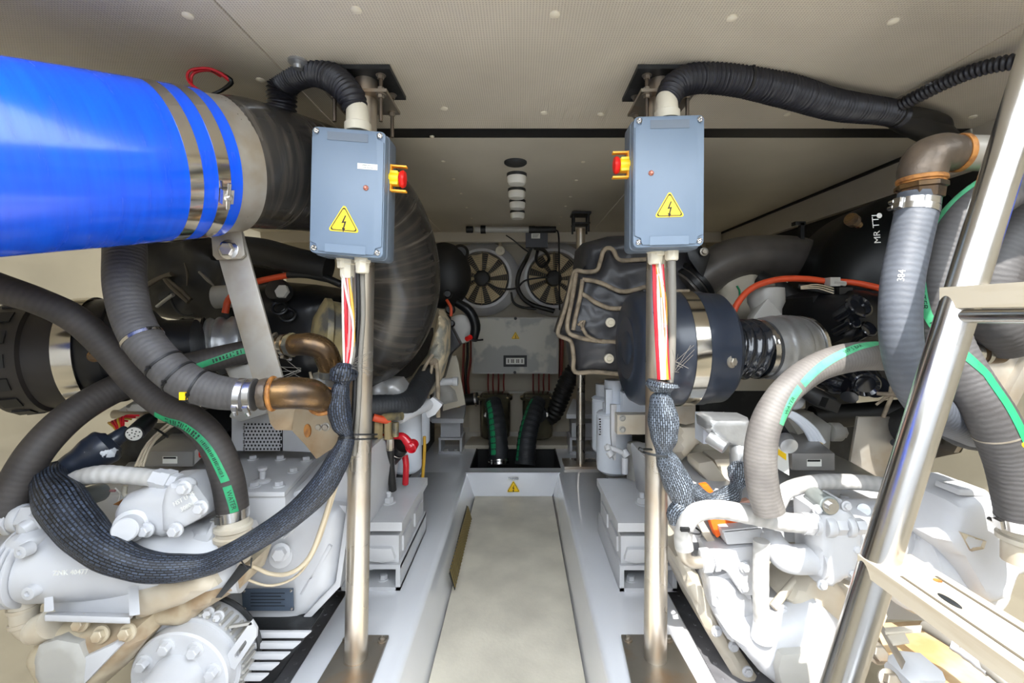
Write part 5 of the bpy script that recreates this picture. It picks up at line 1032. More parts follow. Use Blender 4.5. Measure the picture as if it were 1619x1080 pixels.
m = MB(); m.lathe(P(642, 752, 1.95)- V((0,0,0)), (0, 0, 1), [(0.02, 0.05), (.03, .062), (.04, .066), (.30, .066), (.32, .06)], 32); m.build('oil_filter', M['skin'], None, 'white canister filter behind the red boot, left of the walkway', 'filter', 'white canister filters')
m = MB(); m.lathe(P(660, 700, 2.1), (0, 0, 1), [(0, .05), (.01, .056), (.22, .056), (.23, .05)], 28); m.build('oil_filter', M['skin'], None, 'second white canister, smaller and behind the one by the red boot', 'filter', 'white canister filters')
small_tube('fuel_line', [(671, 690, 2.0, 2.5), (671, 715, 2.0, 2.5), (668, 760, 2.0, 2.5)], M['wirey'], None, 10, label='thin yellow fuel line hanging near the left side of the deck', cat='fuel line')
# back left engine bits
m = MB(); m.ball(P(702, 436, 2.6), .17, (.92, .7, 1.12), 32); m.lathe(P(728, 400, 2.6), (.2, -1, 0), [(0, .05), (.03, .03), (.03, 0)], 20); m.build('intake_drum', M['black'], None, 'dull black rounded drum in front of the left fan', 'intake drum')
t = T('alternator', 'round grey alternator behind the tan cloth, with black bracket and red clip', 'alternator', P(728, 545, 2.5))
m = MB(); m.cyl(P(728, 520, 2.55), P(728, 520, 2.47), .085, .08, 36, .008); m.build('grey_disc', M['greyw'], t)
small_tube('bracket_arm', [(722, 478, 2.45, 7), (742, 492, 2.45, 8), (752, 515, 2.46, 8), (748, 538, 2.48, 7)], M['blk2'], t, 12, .02)
m = MB(); m.cyl(P(738, 536, 2.44), P(744, 533, 2.42), .014, seg=12); m.build('red_clip', M['red'], t); small_tube('lead', [(742, 537, 2.43, 1.6), (755, 538, 2.43, 1.6), (764, 537, 2.43, 1.6)], M['black'], t, 6)
for (x, y, r) in ((708, 466, .022), (712, 490, .026), (706, 505, .024), (714, 512, .018)): m = MB(); m.lathe(P(x, y, 2.3), (.1, -1, .1), [(0, r), (.02, r), (.03, r * .7), (.03, 0)], 12); m.build('fitting', M['blk2'], t)
small_tube('orange_lead', [(706, 474, 2.25, 2.5), (713, 486, 2.24, 2.5), (713, 500, 2.24, 2.5)], M['redh'], t, 8)
m = MB(); m.prism([P(704, 500, 2.35), P(728, 545, 2.35), P(712, 560, 2.35), P(700, 600, 2.35), P(694, 600, 2.35)], (0, .1, 0), .01); m.build('dark_bracket', M['blk2'], None, 'black bracket arm below the alternator beside the tan cloth', 'bracket')
m = MB(); m.slab([(704, 565), (722, 562), (736, 640), (700, 650)], 2.5, .02, .002); m.build('guard_plate', M['cream'], None, 'flat pale triangular plate behind the far left engine mount', 'plate')
m = MB(); m.cyl(P(640, 606, 2.2), P(718, 603, 2.2), .018, seg=16, bevel=.002); m.cyl(P(716, 603, 2.2), P(724, 603, 2.2), .022, seg=16, bevel=.002); m.build('pipe_stub', W, None, 'white pipe stub with a flanged end pointing at the walkway', 'pipe')
m = MB(); m.pillow([(680, 606), (700, 600), (720, 618), (724, 634), (700, 640), (684, 632)], 2.5, .08, .03, .03, .01, 20, step=.015); m.build('casting', M['greyw'], None, 'lumpy pale grey casting above the far left engine mount', 'engine part')
# dark fill beside the engines towards the bilge
# curved studded mats in the bilge beside the rails
def bilge_mat(x0, x1, y0, y1, label, s):
    m = MB(); n = 18; rows = []
    for i in range(n + 1):
        a = i / n; y = y0 + (y1 - y0) * a; z = -.03 + .07 * math.sin(a * 2.6); rows.append([m.bm.verts.new((x, y, z + .05 * abs(x - (x0 if s > 0 else x1)))) for x in (x0, (x0 + x1) / 2, x1)])
    for a, b in zip(rows, rows[1:]):
        for k in range(2): m.bm.faces.new((a[k], a[k + 1], b[k + 1], b[k]))
    rnd = random.Random(3)
    for i in range(9):
        for j in range(26):
            x = x0 + (x1 - x0) * (i + .5) / 9; a = (j + .5 * (i % 2)) / 26; z = -.03 + .07 * math.sin(a * 2.6) + .05 * abs(x - (x0 if s > 0 else x1))
            m.lathe((x, y0 + (y1 - y0) * a, z), (0, 0, 1), [(-.001, .006), (.0025, .004), (.003, 0)], 6, False)
    m.build('studded_mat', M['rubf'], None, label, 'mat', kind='stuff')
bilge_mat(-.86, -.57, .75, 2.0, 'dark studded rubber mat in the gutter left of the side rail', 1)
bilge_mat(.485, .80, .75, 2.0, 'dark studded rubber mat in the gutter right of the side rail', -1)
# ================================================================ RIGHT SIDE
# quilt
t = T('insulation_quilt', 'charcoal padded insulation quilt with tan edge tape and snap studs, left of the right post', 'insulation quilt', P(950, 600, 1.9))
m = MB(); m.pillow([(1035, 408), (979, 412), (964, 395), (954, 398), (943, 430), (909, 430), (906, 455), (882, 527), (904, 541), (910, 588), (1035, 592)], 1.85, .25, .06, .07, .03, 7, step=.014); m.build('quilt_body', M['quilt'], t)
m = MB(); m.pillow([(914, 432), (920, 385), (960, 374), (1000, 372), (1060, 385), (1120, 410), (1120, 480), (1010, 470)], 1.98, .25, .06, .06, .04, 11, step=.02); m.build('upper_pad', M['quilt'], t)
for c in ([(1035, 409), (1005, 411), (979, 411), (970, 396), (962, 392), (954, 397), (949, 414), (943, 428), (925, 430), (909, 429), (902, 455), (893, 490), (882, 526), (892, 534), (903, 541), (907, 565), (909, 588), (940, 588), (975, 591), (1000, 593)],
          [(911, 432), (905, 470), (897, 520), (914, 533), (945, 539), (978, 541)], [(921, 442), (938, 444), (954, 449), (985, 461), (1024, 453)], [(917, 463), (930, 470), (943, 479), (971, 488), (1018, 482)], [(921, 442), (917, 470), (910, 500), (906, 522)]):
    small_tube('edge_tape', [(x, y, (1.81 if len(c) > 9 else 1.775) - .004 * (i % 2), 3.6) for i, (x, y) in enumerate(c)], M['piping'], t, 8, .012)
for x, y in ((965, 510), (963, 567)): m = MB(); m.lathe(P(x, y, 1.765), (0, -1, 0), [(-.02, .019), (.004, .018), (.006, .010), (.003, .008), (.003, 0)], 20); m.build('snap_stud', M['nylon'], t)
small_tube('tie_string', [(918, 508, 1.78, 3), (922, 520, 1.77, 3), (930, 532, 1.77, 3), (950, 541, 1.77, 2.5)], M['piping'], t, 8); small_tube('tie_string', [(914, 514, 1.78, 2.5), (924, 506, 1.77, 2.5), (920, 522, 1.77, 2.5)], M['piping'], t, 8)
# air filter
t = T('air_filter', 'right blue-black air filter drum with chrome band behind the right post', 'air filter', P(1080, 650, 1.42))
c = P(988, 550, 1.42); c = V((.355, 1.42, P(0, 550, 1.42).z)); R = .176; d = V((1, .03, -.0)).normalized()
m = MB(); m.lathe(c, d, [(-.028, 0), (-.028, R * .25), (-.022, R * .30), (-.026, R * .55), (-.020, R * .60), (-.022, R * .82), (-.012, R * .93), (.012, R), (.05, R), (.055, R * .985), (.105, R * .985), (.11, R), (.17, R)], 72); m.build('end_cap', M['filt'], t)
m = MB(); m.lathe(c, d, [(.125, R * .99), (.125, R * 1.025), (.165, R * 1.025), (.165, R * .99)], 96, False); m.build('chrome_band', M['chrome'], t)
m = MB(); m.lathe(c, d, [(.16, R), (.20, R * 1.0), (.205, R * .985), (.255, R * .96), (.27, R * .88), (.275, R * .55)], 72); m.build('tapered_cover', M['filt'], t)
m = MB(); m.bolt(P(1157, 572, 1.26), (.5, -1, 0), .012); m.build('cover_bolt', M['alub'], t)
m = MB(); m.box(c + V((.10, -.03, R * 1.0)), (.12, .018, .008), None, .001); m.build('mounting_strip', M['piping'], t)
for k, a in enumerate((1.2, 1.55, 1.9)): m = MB(); m.box(c + V((.04, -math.cos(a) * R, math.sin(a) * R)), (.03, .03, .006), Matrix.Rotation(-(PI / 2 - a), 3, 'X')); m.build('slot', M['black'], t)
m = MB(); m.slab([(1062, 640), (1100, 640), (1100, 668), (1085, 672), (1066, 668)], 1.45, .02, .002); m.build('mounting_foot', M['alub'], t)
# shiny sleeve, compressor
t = T('intake_duct', 'crinkled shiny black sleeve and ribbed aluminium housing right of the air filter', 'duct', P(1220, 600, 1.45))
def crink(s, a): return 1 + .05 * noise.noise(V((s * 30, math.cos(a) * 2.2, math.sin(a) * 2.2))) + .05 * math.sin(s * 2 * PI / .03 + 2 * math.sin(2 * a))
p = Path([(1130, 552, 1.42, 43), (1150, 552, 1.43, 46), (1180, 552, 1.44, 45), (1200, 551, 1.45, 45)], .003); m = MB(); m.tube(p, 64, True, crink); m.build('crinkled_sleeve', mat('shiny_black_film', (26, 30, 38), .12, coat=.5), t)
clamp(p, .012, t, .012, 'steel', .006, a0=0); clamp(p, p.L - .012, t, .018, 'steel', .005, a0=-.3)
p = Path([(1202, 551, 1.45, 47), (1216, 550, 1.46, 50), (1234, 549, 1.47, 50), (1245, 548, 1.48, 50), (1260, 547, 1.49, 46), (1268, 546, 1.5, 36)], .003); m = MB(); m.tube(p, 56, True, rib(.04, .014)); m.build('compressor_housing', M['alu'], t)
m = MB(); q, tg, r = p.at(p.L - .018); m.lathe(q, tg, [(0, r), (0, r + .006), (.014, r + .006), (.014, r)], 56, False); m.build('v_band', M['steel'], t)
# black exhaust elbow behind
t = T('exhaust_elbow', 'dull black rubber exhaust elbow lying across the right engine under the beam', 'exhaust elbow', P(1200, 440, 2.0))
p = Path([(1085, 458, 1.95, 33), (1120, 430, 1.95, 33), (1160, 410, 1.95, 33), (1210, 405, 1.95, 33), (1260, 408, 1.96, 33), (1292, 420, 1.98, 29), (1306, 440, 2.0, 20)], .015); m = MB(); m.tube(p, 40); m.build('elbow_body', M['rubd'], t, ang=60)
for d in (.02, .05): clamp(p, d, t, .02, 'blk2' if 'blk2' in M else 'steel', .01, False)
m = MB(); m.slab([(1085, 392), (1104, 384), (1124, 402), (1112, 440), (1104, 430), (1090, 410)], 1.85, .03, .004); m.build('band_bracket', M['blk2'], t)
m = MB(); m.bolt(P(1113, 398, 1.84), (0, -1, 0), .012); m.build('bolt', M['alub'], t)
# engine
t = T('engine', 'right engine of black glossy pipes and pale castings behind the arching hose', 'engine', (.95, 2.1, .1))
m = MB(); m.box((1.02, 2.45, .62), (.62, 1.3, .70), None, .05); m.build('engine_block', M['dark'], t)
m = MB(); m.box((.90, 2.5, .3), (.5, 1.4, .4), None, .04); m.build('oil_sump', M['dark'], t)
m = MB(); m.pillow([(1130, 440), (1180, 425), (1240, 450), (1250, 500), (1200, 520), (1140, 500)], 1.95, .2, .05, .05, .01, 8); m.build('rear_casting', M['cream'], t)
m = MB(); b = P(1211, 510, 1.66); m.lathe(b, (0, 0, 1), [(0, .05), (.05, .052), (.075, .062), (.10, .062), (.125, .060), (.13, .03), (.14, .03), (.142, 0)], 36); m.build('pale_housing', M['greyw'], t)
m = MB(); m.prism([P(1215, 470, 1.60), P(1240, 500, 1.60), P(1236, 512, 1.60), P(1190, 512, 1.60), P(1192, 500, 1.60)], (0, .05, 0), .008); m.build('web', M['greyw'], t)
m = MB(); m.pillow([(1285, 470), (1330, 455), (1400, 462), (1405, 545), (1340, 555), (1290, 545)], 1.58, .3, .12, .09, .01, 8); m.build('manifold', M['blk2'], t)
gl = mat('wet_look_black_pipe', (24, 27, 34), .12, coat=.6)
for (x, y, rx) in ((1352, 488, .040), (1343, 513, .022), (1366, 524, .026)):
    m = MB(); m.lathe(P(x, y, 1.46), (.1, -1, .5), [(-.06, rx * .8), (0, rx * .8), (.01, rx), (.022, rx), (.024, rx * .85), (.01, rx * .7), (.01, 0)], 28); m.build('pipe_mouth', gl, t)
for c, r in (([(1300, 600, 1.5, 14), (1322, 608, 1.45, 16), (1338, 612, 1.42, 13)], 0), ([(1340, 585, 1.5, 16), (1365, 598, 1.44, 22), (1385, 612, 1.36, 18)], 0), ([(1350, 590, 1.5, 10), (1345, 612, 1.43, 10), (1343, 628, 1.40, 12)], 0)):
    small_tube('black_pipe', c, gl, t, 20, .006)
m = MB(); m.lathe(P(1368, 607, 1.36), (-.3, -1, -.3), [(-.02, .036), (.008, .038), (.012, .034), (.004, .026), (.004, 0)], 32); m.build('pipe_mouth', gl, t)
small_tube('black_pipe', [(1370, 590, 1.55, 24), (1400, 600, 1.55, 26), (1430, 612, 1.55, 20)], M['blk2'], t, 24)
small_tube('sensor_plug', [(1270, 616, 1.42, 12), (1295, 630, 1.40, 14), (1318, 640, 1.38, 12)], M['black'], t, 16)
m = MB(); m.box(P(1312, 640, 1.36), (.04, .03, .03), Matrix.Rotation(.4, 3, 'Y'), .004); m.build('plug_body', M['black'], t)
m = MB(); m.cyl(P(1262, 618, 1.5), P(1262, 645, 1.5), .02, seg=20, bevel=.003); m.build('cream_post', M['cream'], t)
m = MB(); m.cyl(P(1247, 632, 1.5), P(1255, 632, 1.44), .035, .033, 24, .006); m.build('canister', M['alu'], t)
m = MB(); m.bx(1110, 598, 1330, 618, 1.62, .1, .02); m.build('frame_rail', M['cream'], t)
small_tube('corrugated_hose', [(1200, 440, 1.9, 12), (1230, 455, 1.85, 14), (1260, 475, 1.8, 14), (1320, 470, 1.75, 14)], M['black'], t, 18)
small_tube('orange_hose', [(1156, 508, 1.56, 5), (1166, 480, 1.57, 5), (1190, 455, 1.58, 5), (1230, 442, 1.58, 5), (1275, 441, 1.58, 5), (1308, 445, 1.58, 5), (1350, 447, 1.56, 5), (1400, 458, 1.54, 5.5)], M['redh'], t, 12, .012)
m = MB(); m.box(P(1316, 446, 1.56), (.035, .03, .03), None, .005); m.cyl(P(1318, 446, 1.55), P(1336, 449, 1.55), .009, seg=6); m.build('grey_clip', M['greyw'], t)
small_tube('black_lead', [(1262, 452, 1.6, 4), (1290, 458, 1.58, 5), (1318, 462, 1.56, 5.5)], M['black'], t, 12); m = MB(); m.box(P(1332, 462, 1.55), (.045, .035, .03), None, .004); m.box(P(1331, 474, 1.55), (.02, .02, .03), None, .003); m.build('black_plug', M['black'], t)
for k in range(3): small_tube('pale_wire', [(1266, 453 + 2 * k, 1.57, 1), (1292, 450 + 3 * k, 1.56, 1), (1318, 456 + 4 * k, 1.55, 1)], M['beigec'], t, 6)
m = MB(); m.box(P(1318, 470, 1.6), (.02, .02, .02)); m.build('bracket', M['alub'], t)
small_tube('green_chain', [(1165, 452, 1.7, 1.6), (1170, 462, 1.7, 1.6), (1168, 475, 1.7, 1.6)], M['green'], t, 6)
for c in ([(1385, 640, 1.3, 2), (1410, 622, 1.28, 3), (1440, 610, 1.25, 3)], [(1386, 622, 1.3, 3), (1410, 624, 1.28, 4), (1442, 622, 1.25, 4)], [(1412, 622, 1.28, 3), (1404, 640, 1.28, 3), (1396, 660, 1.28, 3)], [(1408, 622, 1.28, 3), (1412, 606, 1.28, 3), (1430, 600, 1.25, 3)]):
    small_tube('heat_cloth_string', c, M['piping'], t, 8)
# muffler
t = T('muffler', 'big black round muffler with a small white printed mark, far right behind the hoses', 'muffler', P(1500, 600, 1.5))
c = P(1488, 452, 1.55); m = MB(); m.lathe(c + V((.10, .40, 0)), V((-.18, -1, 0)), [(0, .36), (.24, .362), (.30, .355), (.36, .32), (.40, .25), (.425, .14), (.432, 0)], 72); m.build('drum', M['filt'] if False else mat('deep_black_gelcoat', (8, 11, 12), .35, spec=.25), t)
m = MB(); m.lathe(P(1353, 352, 1.26), (-.8, -.5, .2), [(-.02, .010), (.008, .012), (.012, .018), (.03, .018), (.03, 0)], 14); m.build('drain_plug', M['brown'], t)
text_on('MR TTI', .021, P(1386, 362, 1.215), (-.1, 0, 1), (-1, .35, 0), M['inkw'], t, 'printed_mark', sx=1.2)
m = MB(); m.lathe(P(1390, 341, 1.212), (0, -1, 0), [(0, .007), (.001, .007), (.001, 0)], 14); m.build('printed_logo', M['inkw'], t)
m = MB(); m.bx(1266, 352, 1272, 385, 1.9, .02); m.bx(1258, 350, 1274, 356, 1.9, .03); m.build('hanger_bracket', M['black'], None, 'black hanger bracket on the hull above the dull rubber elbow', 'bracket')
# elbow pipe and hose one
t = T('pipe_elbow', 'large grey brown cast elbow with rusty threads joined to a steel pipe at upper right', 'pipe elbow', P(1457, 300, .90), 'right pipe elbows')
p = Path([(1457, 284, .90, 31), (1458, 270, .90, 32), (1466, 252, .90, 32), (1486, 243, .90, 31), (1512, 242, .90, 27)], .005); m = MB(); m.tube(p, 36); m.build('elbow_body', M['brnd'], t, ang=60)
q, tg, r = p.at(0); m = MB(); m.lathe(q, V((0, 0, -1)), [(-.004, r), (-.002, r * 1.05), (.004, r * 1.05), (.006, r * .96), (.014, r * .96)], 36, False); m.build('rust_thread', M['rust'], t)
m = MB(); m.lathe(P(1456, 291, .90), V((0, 0, -1)), [(0, .040), (.002, .042), (.010, .042), (.012, .038), (.03, .036)], 8); m.build('hex_nut', M['brown'], t)
m = MB(); m.lathe(P(1511, 242, .90), V((1, 0, 0)), [(0, .036), (.004, .037), (.010, .037), (.012, .034)], 36); m.build('rust_thread', M['rust'], t)
m = MB(); m.lathe(P(1520, 242, .90), V((1, .05, 0)), [(0, .034), (.045, .034), (.047, .030), (.052, .030), (.054, .032), (.16, .032)], 36); m.build('steel_pipe', M['alub'], t)
small_tube('earth_wire', [(1572, 218, .90, 2), (1590, 212, .9, 2), (1612, 211, .9, 2), (1640, 214, .9, 2)], M['wirey'], None, 8, label='short yellow earth wire above the steel pipe', cat='wire')
t, p = hose('coolant_hose', 'wide blue-grey hose marked 384 dropping from the cast elbow at right', [(1453, 306, .90, 27), (1449, 335, .90, 28), (1437, 390, .89, 28), (1427, 440, .88, 28), (1423, 500, .87, 28), (1427, 555, .87, 28), (1444, 608, .88, 28), (1480, 652, .92, 28), (1540, 680, 1.0, 27)], M['hoseb'], step=.006, seg=36, clamps=(.018, .034), cw=.013, loc=P(1453, 320, .9))
text_wrap('384', .015, p, .185, lambda d: .05, .0008, M['inkw'], t, -1)
# striped hose two
t, p = hose('coolant_hose', 'ribbed grey hose with a long green stripe passing behind the ladder rail', [(1670, 250, .90, 34), (1600, 290, .90, 34), (1535, 338, .91, 34), (1496, 400, .92, 34), (1483, 470, .92, 34), (1492, 535, .92, 34), (1525, 598, .90, 34), (1567, 660, .88, 33), (1598, 730, .88, 33), (1612, 796, .88, 32), (1618, 826, .88, 32)], M['hose'], step=.006, seg=36, clamps=(-.004,), cw=.02, prof=rib(.011, .006))
def as_(d): return .95 - 1.9 * max(0, min(1, (d - .22) / .42)) if d < .64 else -.95
L_ = p.L
def as_(d):
    if d < .26: return 1.05
    if d < .40: return 1.05 - (d - .26) / .14 * .65
    if d < .54: return .4 - (d - .40) / .14 * 1.25
    return -.85
st = strip(p, .08, .315, as_, .017, .0012, M['greenl'], t, n=60); ticks(p, .09, .30, as_, .017, None, st, .0095, 6)
st = strip(p, .325, .47, as_, .017, .0012, M['greenl'], t, n=40); text_wrap('WATER', .014, p, .37, as_, .0018, M['ink'], st, 1); text_wrap('WP 5', .014, p, .43, as_, .0018, M['ink'], st, 1)
st = strip(p, .49, .68, as_, .017, .0012, M['green'], t, n=50); ticks(p, .50, .66, as_, .015, None, st, .009, 8)
tie(p, .655, t, .001, 'alub', .003, .5, False)
m = MB(); m.ball(P(1617, 700, .845), .011); m.build('yellow_tag', M['yellow'], t)
hose('coolant_hose', 'dark ribbed hose curving between the striped hose and the right edge', [(1680, 320, 1.0, 38), (1610, 372, 1.0, 38), (1568, 440, 1.0, 38), (1575, 500, 1.0, 38), (1600, 540, 1.02, 36)], M['hose'], step=.006, seg=32, prof=rib(.012, .02))
# hose three, arching
t, p = hose('coolant_hose', 'worn pale hose with green stripe arching down in front of the right engine', [(1450, 566, 1.10, 22), (1400, 563, 1.08, 23), (1345, 565, 1.05, 23), (1290, 582, 1.03, 22), (1243, 618, 1.01, 22), (1212, 668, 1.0, 23), (1202, 720, 1.0, 24), (1206, 770, 1.0, 24), (1216, 808, 1.0, 23.5)], M['hosel'], step=.006, seg=32)
a3 = lambda d: -.55 if d < .3 else -.55 - (d - .3) * 1.6
a3 = lambda d: .55 - .35 * min(1, d / .25) if d < .25 else .2 - (d - .25) * 5.0
a3 = lambda d: -.75 + min(1, d / .30) * .55 if d < .30 else -.20 - (d - .30) * 4.2
f3 = lambda d: 1.15 if d < .13 else (1.15 - (d - .13) / .17 * 1.15 if d < .30 else -(d - .30) / .16 * .95)
st = strip(p, .13, .375, f3, .017, .0006, M['greenl'], t, n=50)
st2 = strip(p, .385, .475, f3, .017, .0006, M['greenl'], t, n=20)
text_wrap('WP 5 BAR', .012, p, .22, f3, .0012, M['ink'], st, -1); text_wrap('WATER', .012, p, .43, f3, .0012, M['ink'], st2, -1)
# blue hose glimpse and strut at the right edge
t = T('exhaust_hose', 'sliver of a second blue exhaust hose with clamp at the right edge', 'exhaust hose', P(1650, 400, 1.1))
m = MB(); a = P(1680, 350, 1.15); m.cyl(a, a + V((.3, -.25, 0)), .095, .095, 48); m.build('hose_body', M['blue'], t)
m = MB(); d = V((.3, -.25, 0)).normalized(); m.lathe(a + d * .02, d, [(0, .095), (0, .098), (.02, .098), (.02, .095)], 48, False); m.bolt(P(1612, 373, 1.12), (-.5, -1, 0), .012); m.build('hose_clamp', M['chrome'], t)
m = MB(); m.cyl(a, a - d * .08, .088, .088, 48); m.build('pipe_end', M['alub'], t)
t = T('support_strut', 'grey steel angle strut slanting behind the striped hose at right', 'bracket', P(1540, 700, 1.1))
m = MB(); m.prism([P(1600, 500, 1.15), P(1640, 500, 1.15), P(1560, 690, 1.15), P(1545, 660, 1.15), P(1530, 620, 1.15)], (0, .01, 0), .001); m.build('strut_plate', M['alub'], t)
m = MB(); m.prism([P(1640, 540, 1.13), P(1650, 560, 1.13), P(1578, 700, 1.13), P(1560, 690, 1.13)], (0, .04, 0), .001); m.build('strut_flange', M['alub'], t)
t = T('hose_union', 'dark bronze union with steel clamps between the ladder and the strut', 'pipe fitting', P(1560, 575, 1.05))
p = Path([(1522, 558, 1.04, 18), (1545, 558, 1.04, 18), (1575, 555, 1.05, 20)], .005); m = MB(); m.tube(p, 28); m.build('union_body', M['brown'], t)
for d in (.02, .04): clamp(p, d, t, .012, 'steel', .002, False)
# plate with bolt
t = T('mounting_plate', 'flat grey steel plate with a protruding bolt left of the ladder', 'plate', P(1410, 750, 1.35))
m = MB(); m.slab([(1357, 659), (1470, 660), (1475, 722), (1392, 757), (1345, 730)], 1.35, .01, .001); m.build('plate', M['alub'], t)
m = MB(); m.cyl(P(1421, 700, 1.35), P(1414, 700, 1.30), .010, seg=12); m.bolt(P(1424, 700, 1.345), (-.1, -1, 0), .014, .012); m.build('bolt', M['dark'], t)
m = MB(); m.prism([P(1470, 690, 1.28), P(1520, 690, 1.28), P(1536, 682, 1.22), P(1520, 716, 1.22), P(1478, 725, 1.28)], (0, .01, 0), .001); m.prism([P(1530, 678, 1.22), P(1540, 682, 1.22), P(1516, 716, 1.22), P(1508, 716, 1.22)], (0, .05, 0), .001); m.build('folded_arm', M['alub'], t)
small_tube('low_hose', [(1285, 660, 1.7, 18), (1350, 656, 1.68, 18), (1420, 650, 1.62, 18), (1470, 650, 1.55, 18)], M['black'], None, 20, label='black hose with a red stripe lying behind the steel plate', cat='hose')
small_tube('low_hose', [(1400, 690, 1.5, 26), (1480, 660, 1.2, 30), (1530, 680, 1.15, 30), (1590, 685, 1.15, 30)], M['hosek'], None, 24, label='thick black hose passing low behind the ladder rail', cat='hose')
# ladder
t = T('boarding_ladder', 'stainless ladder with worn pale treads at the right foreground', 'ladder', (.45, .69, .0))
YL = .69; m = MB(); m.cyl(P(1662, 20, YL), P(1305, 1160, YL), .0245, seg=40); m.build('rail', M['steel'], t)
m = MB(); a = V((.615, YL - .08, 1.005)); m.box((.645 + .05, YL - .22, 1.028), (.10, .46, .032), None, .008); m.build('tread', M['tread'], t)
m = MB(); m.cyl((.655, YL - .005, 1.0), (.655, .2, 1.0), .010, seg=16); m.build('tread_bearer', M['steel'], t)
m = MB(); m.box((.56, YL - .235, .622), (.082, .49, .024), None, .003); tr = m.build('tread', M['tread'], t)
for k, x in enumerate((.536, .585)): m = MB(); m.box((x, YL - .25, .6345), (.0035, .40, .0012)); m.build('tread_groove', M['pipd'], tr)
m = MB(); m.lathe((.552, YL - .105, .6335), (0, 0, 1), [(0, .010), (.0012, .010), (.0012, 0)], 20); o = m.build('drain_slot', M['dark'], tr); o.scale = (.55, 1.6, 1)
m = MB(); m.lathe((.578, YL - .06, .6335), (0, 0, 1), [(0, .005), (.0012, .005), (.0012, 0)], 12); m.build('screw_hole', M['rust'], tr)

# ---------------------------------------------------------------- right: filters
t = T('fuel_filter', 'front white canister fuel filter beside the right post, with lettering', 'filter', P(971, 752, 2.0), 'white canister filters')
b = P(971, 748, 2.0); m = MB(); m.lathe(b, (0, 0, 1), [(0, .03), (.004, .055), (.02, .074), (.04, .077), (.25, .077), (.255, .073), (.262, .077), (.27, .07), (.275, .05), (.31, .05)], 40); m.build('canister', M['skin'], t)
text_on('Mann', .02, P(950, 668, 1.91), (0, 0, -1), (1, 0, 0), M['blackp'], t) if False else None
m = MB()
for k in range(7): m.bx(947 + (k % 2), 662 + k * 4, 950, 664 + k * 4, 1.925, .002)
m.build('print_marks', M['blackp'], t, kind='stuff')
t = T('fuel_filter', 'rear white canister fuel filter half hidden behind the front one', 'filter', P(950, 715, 2.2), 'white canister filters')
b = P(955, 715, 2.2); m = MB(); m.lathe(b, (0, 0, 1), [(0, .03), (.004, .045), (.02, .058), (.25, .058), (.255, .054), (.262, .060), (.27, .05), (.275, .04), (.33, .04)], 36); m.build('canister', M['skin'], t)
t = T('filter_head', 'cream filter bracket block with cocks left of the right post', 'filter head', P(1000, 690, 1.8))
m = MB(); m.bx(976, 656, 1030, 687, 1.75, .05, .004); m.build('bracket_block', M['whitew'], t)
for x, y in ((984, 661), (984, 679)): m = MB(); m.bolt(P(x, y, 1.75), (0, -1, 0), .009); m.build('bolt', M['greyw'], t)
m = MB(); m.slab([(966, 640), (975, 640), (974, 728), (970, 728), (966, 690)], 1.8, .02, .002); m.build('angle_leg', W, t)
for (x0, y0, x1, y1, r) in ((958, 705, 985, 716, .010), (985, 712, 992, 722, .016), (988, 724, 988, 750, .013), (960, 704, 962, 712, .013), (962, 714, 968, 722, .014)): m = MB(); m.cyl(P(x0, y0, 1.78), P(x1, y1, 1.77), r, seg=10, bevel=.002); m.build('cock', W, t)
m = MB(); m.bx(958, 616, 968, 655, 1.95, .04, .004); m.cyl(P(970, 600, 2.0), P(970, 648, 2.0), .04, seg=20, bevel=.004); m.build('head_casting', M['skin'], t)
m = MB(); m.bx(985, 622, 1030, 660, 1.9, .06, .01); m.build('pale_casting', M['skin'], t)
m = MB(); m.cyl(P(1005, 760, 1.85), P(1005, 700, 1.85), .035, .035, 24, .008); m.build('dark_canister', M['greyw'], t)

# ---------------------------------------------------------------- right: gearbox
t = T('gearbox', 'right sunlit white marine gearbox between the right post and the ladder', 'gearbox', (.8, 1.2, -.25))
WW = M['white']
m = MB(); m.prism([Pz(1085, 800, .50), Pz(1480, 800, .50), Pz(1440, 745, .50), Pz(1260, 742, .50), Pz(1100, 748, .50)], (0, 0, -.10), .012); m.build('top_cover', WW, t)
m = MB(); m.slab([(1060, 770), (1230, 790), (1500, 795), (1560, 900), (1540, 990), (1380, 985), (1200, 990), (1110, 940), (1075, 880)], 1.28, .5, .03); m.build('main_housing', WW, t)
m = MB(); m.pillow([(1080, 862), (1095, 895), (1115, 925), (1135, 975), (1180, 1045), (1215, 1095), (1175, 1095), (1120, 1005), (1085, 930), (1068, 880)], 1.22, .2, .02, .03, 0, step=.015); m.build('bell_rim', M['whitew'], t)
m = MB(); m.pillow([(1115, 900), (1150, 905), (1185, 940), (1205, 985), (1195, 1005), (1150, 1010), (1125, 960)], 1.17, .1, .035, .03, 0, step=.012); m.build('lower_casting', WW, t)
m = MB(); m.pillow([(1150, 1000), (1210, 985), (1290, 950), (1330, 985), (1345, 1100), (1250, 1100), (1200, 1060)], 1.10, .15, .04, .05, 0, step=.015); m.build('output_housing', WW, t)
m = MB(); m.pillow([(1230, 940), (1290, 880), (1330, 930), (1400, 960), (1390, 990), (1320, 1005), (1270, 975)], 1.14, .1, .03, .03, 0, step=.015); m.build('curved_web', M['whitew'], t)
m = MB(); m.slab([(1120, 870), (1200, 862), (1212, 880), (1210, 945), (1175, 942), (1150, 905), (1122, 895)], 1.12, .07, .008); m.build('valve_block', WW, t)
for x, y, r in ((1178, 897, .0119), (1176, 928, .012), (1133, 936, .014), (1160, 1022, .012), (1182, 1062, .012), (1238, 966, .012), (1272, 956, .012), (1282, 998, .010), (1133, 998, .012), (1290, 1030, .010)): m = MB(); m.bolt(P(x, y, 1.185 if x < 1183 and y > 932 else 1.115), (0, -1, .1), r * .8, r * .8); m.build('bolt', WW, t)
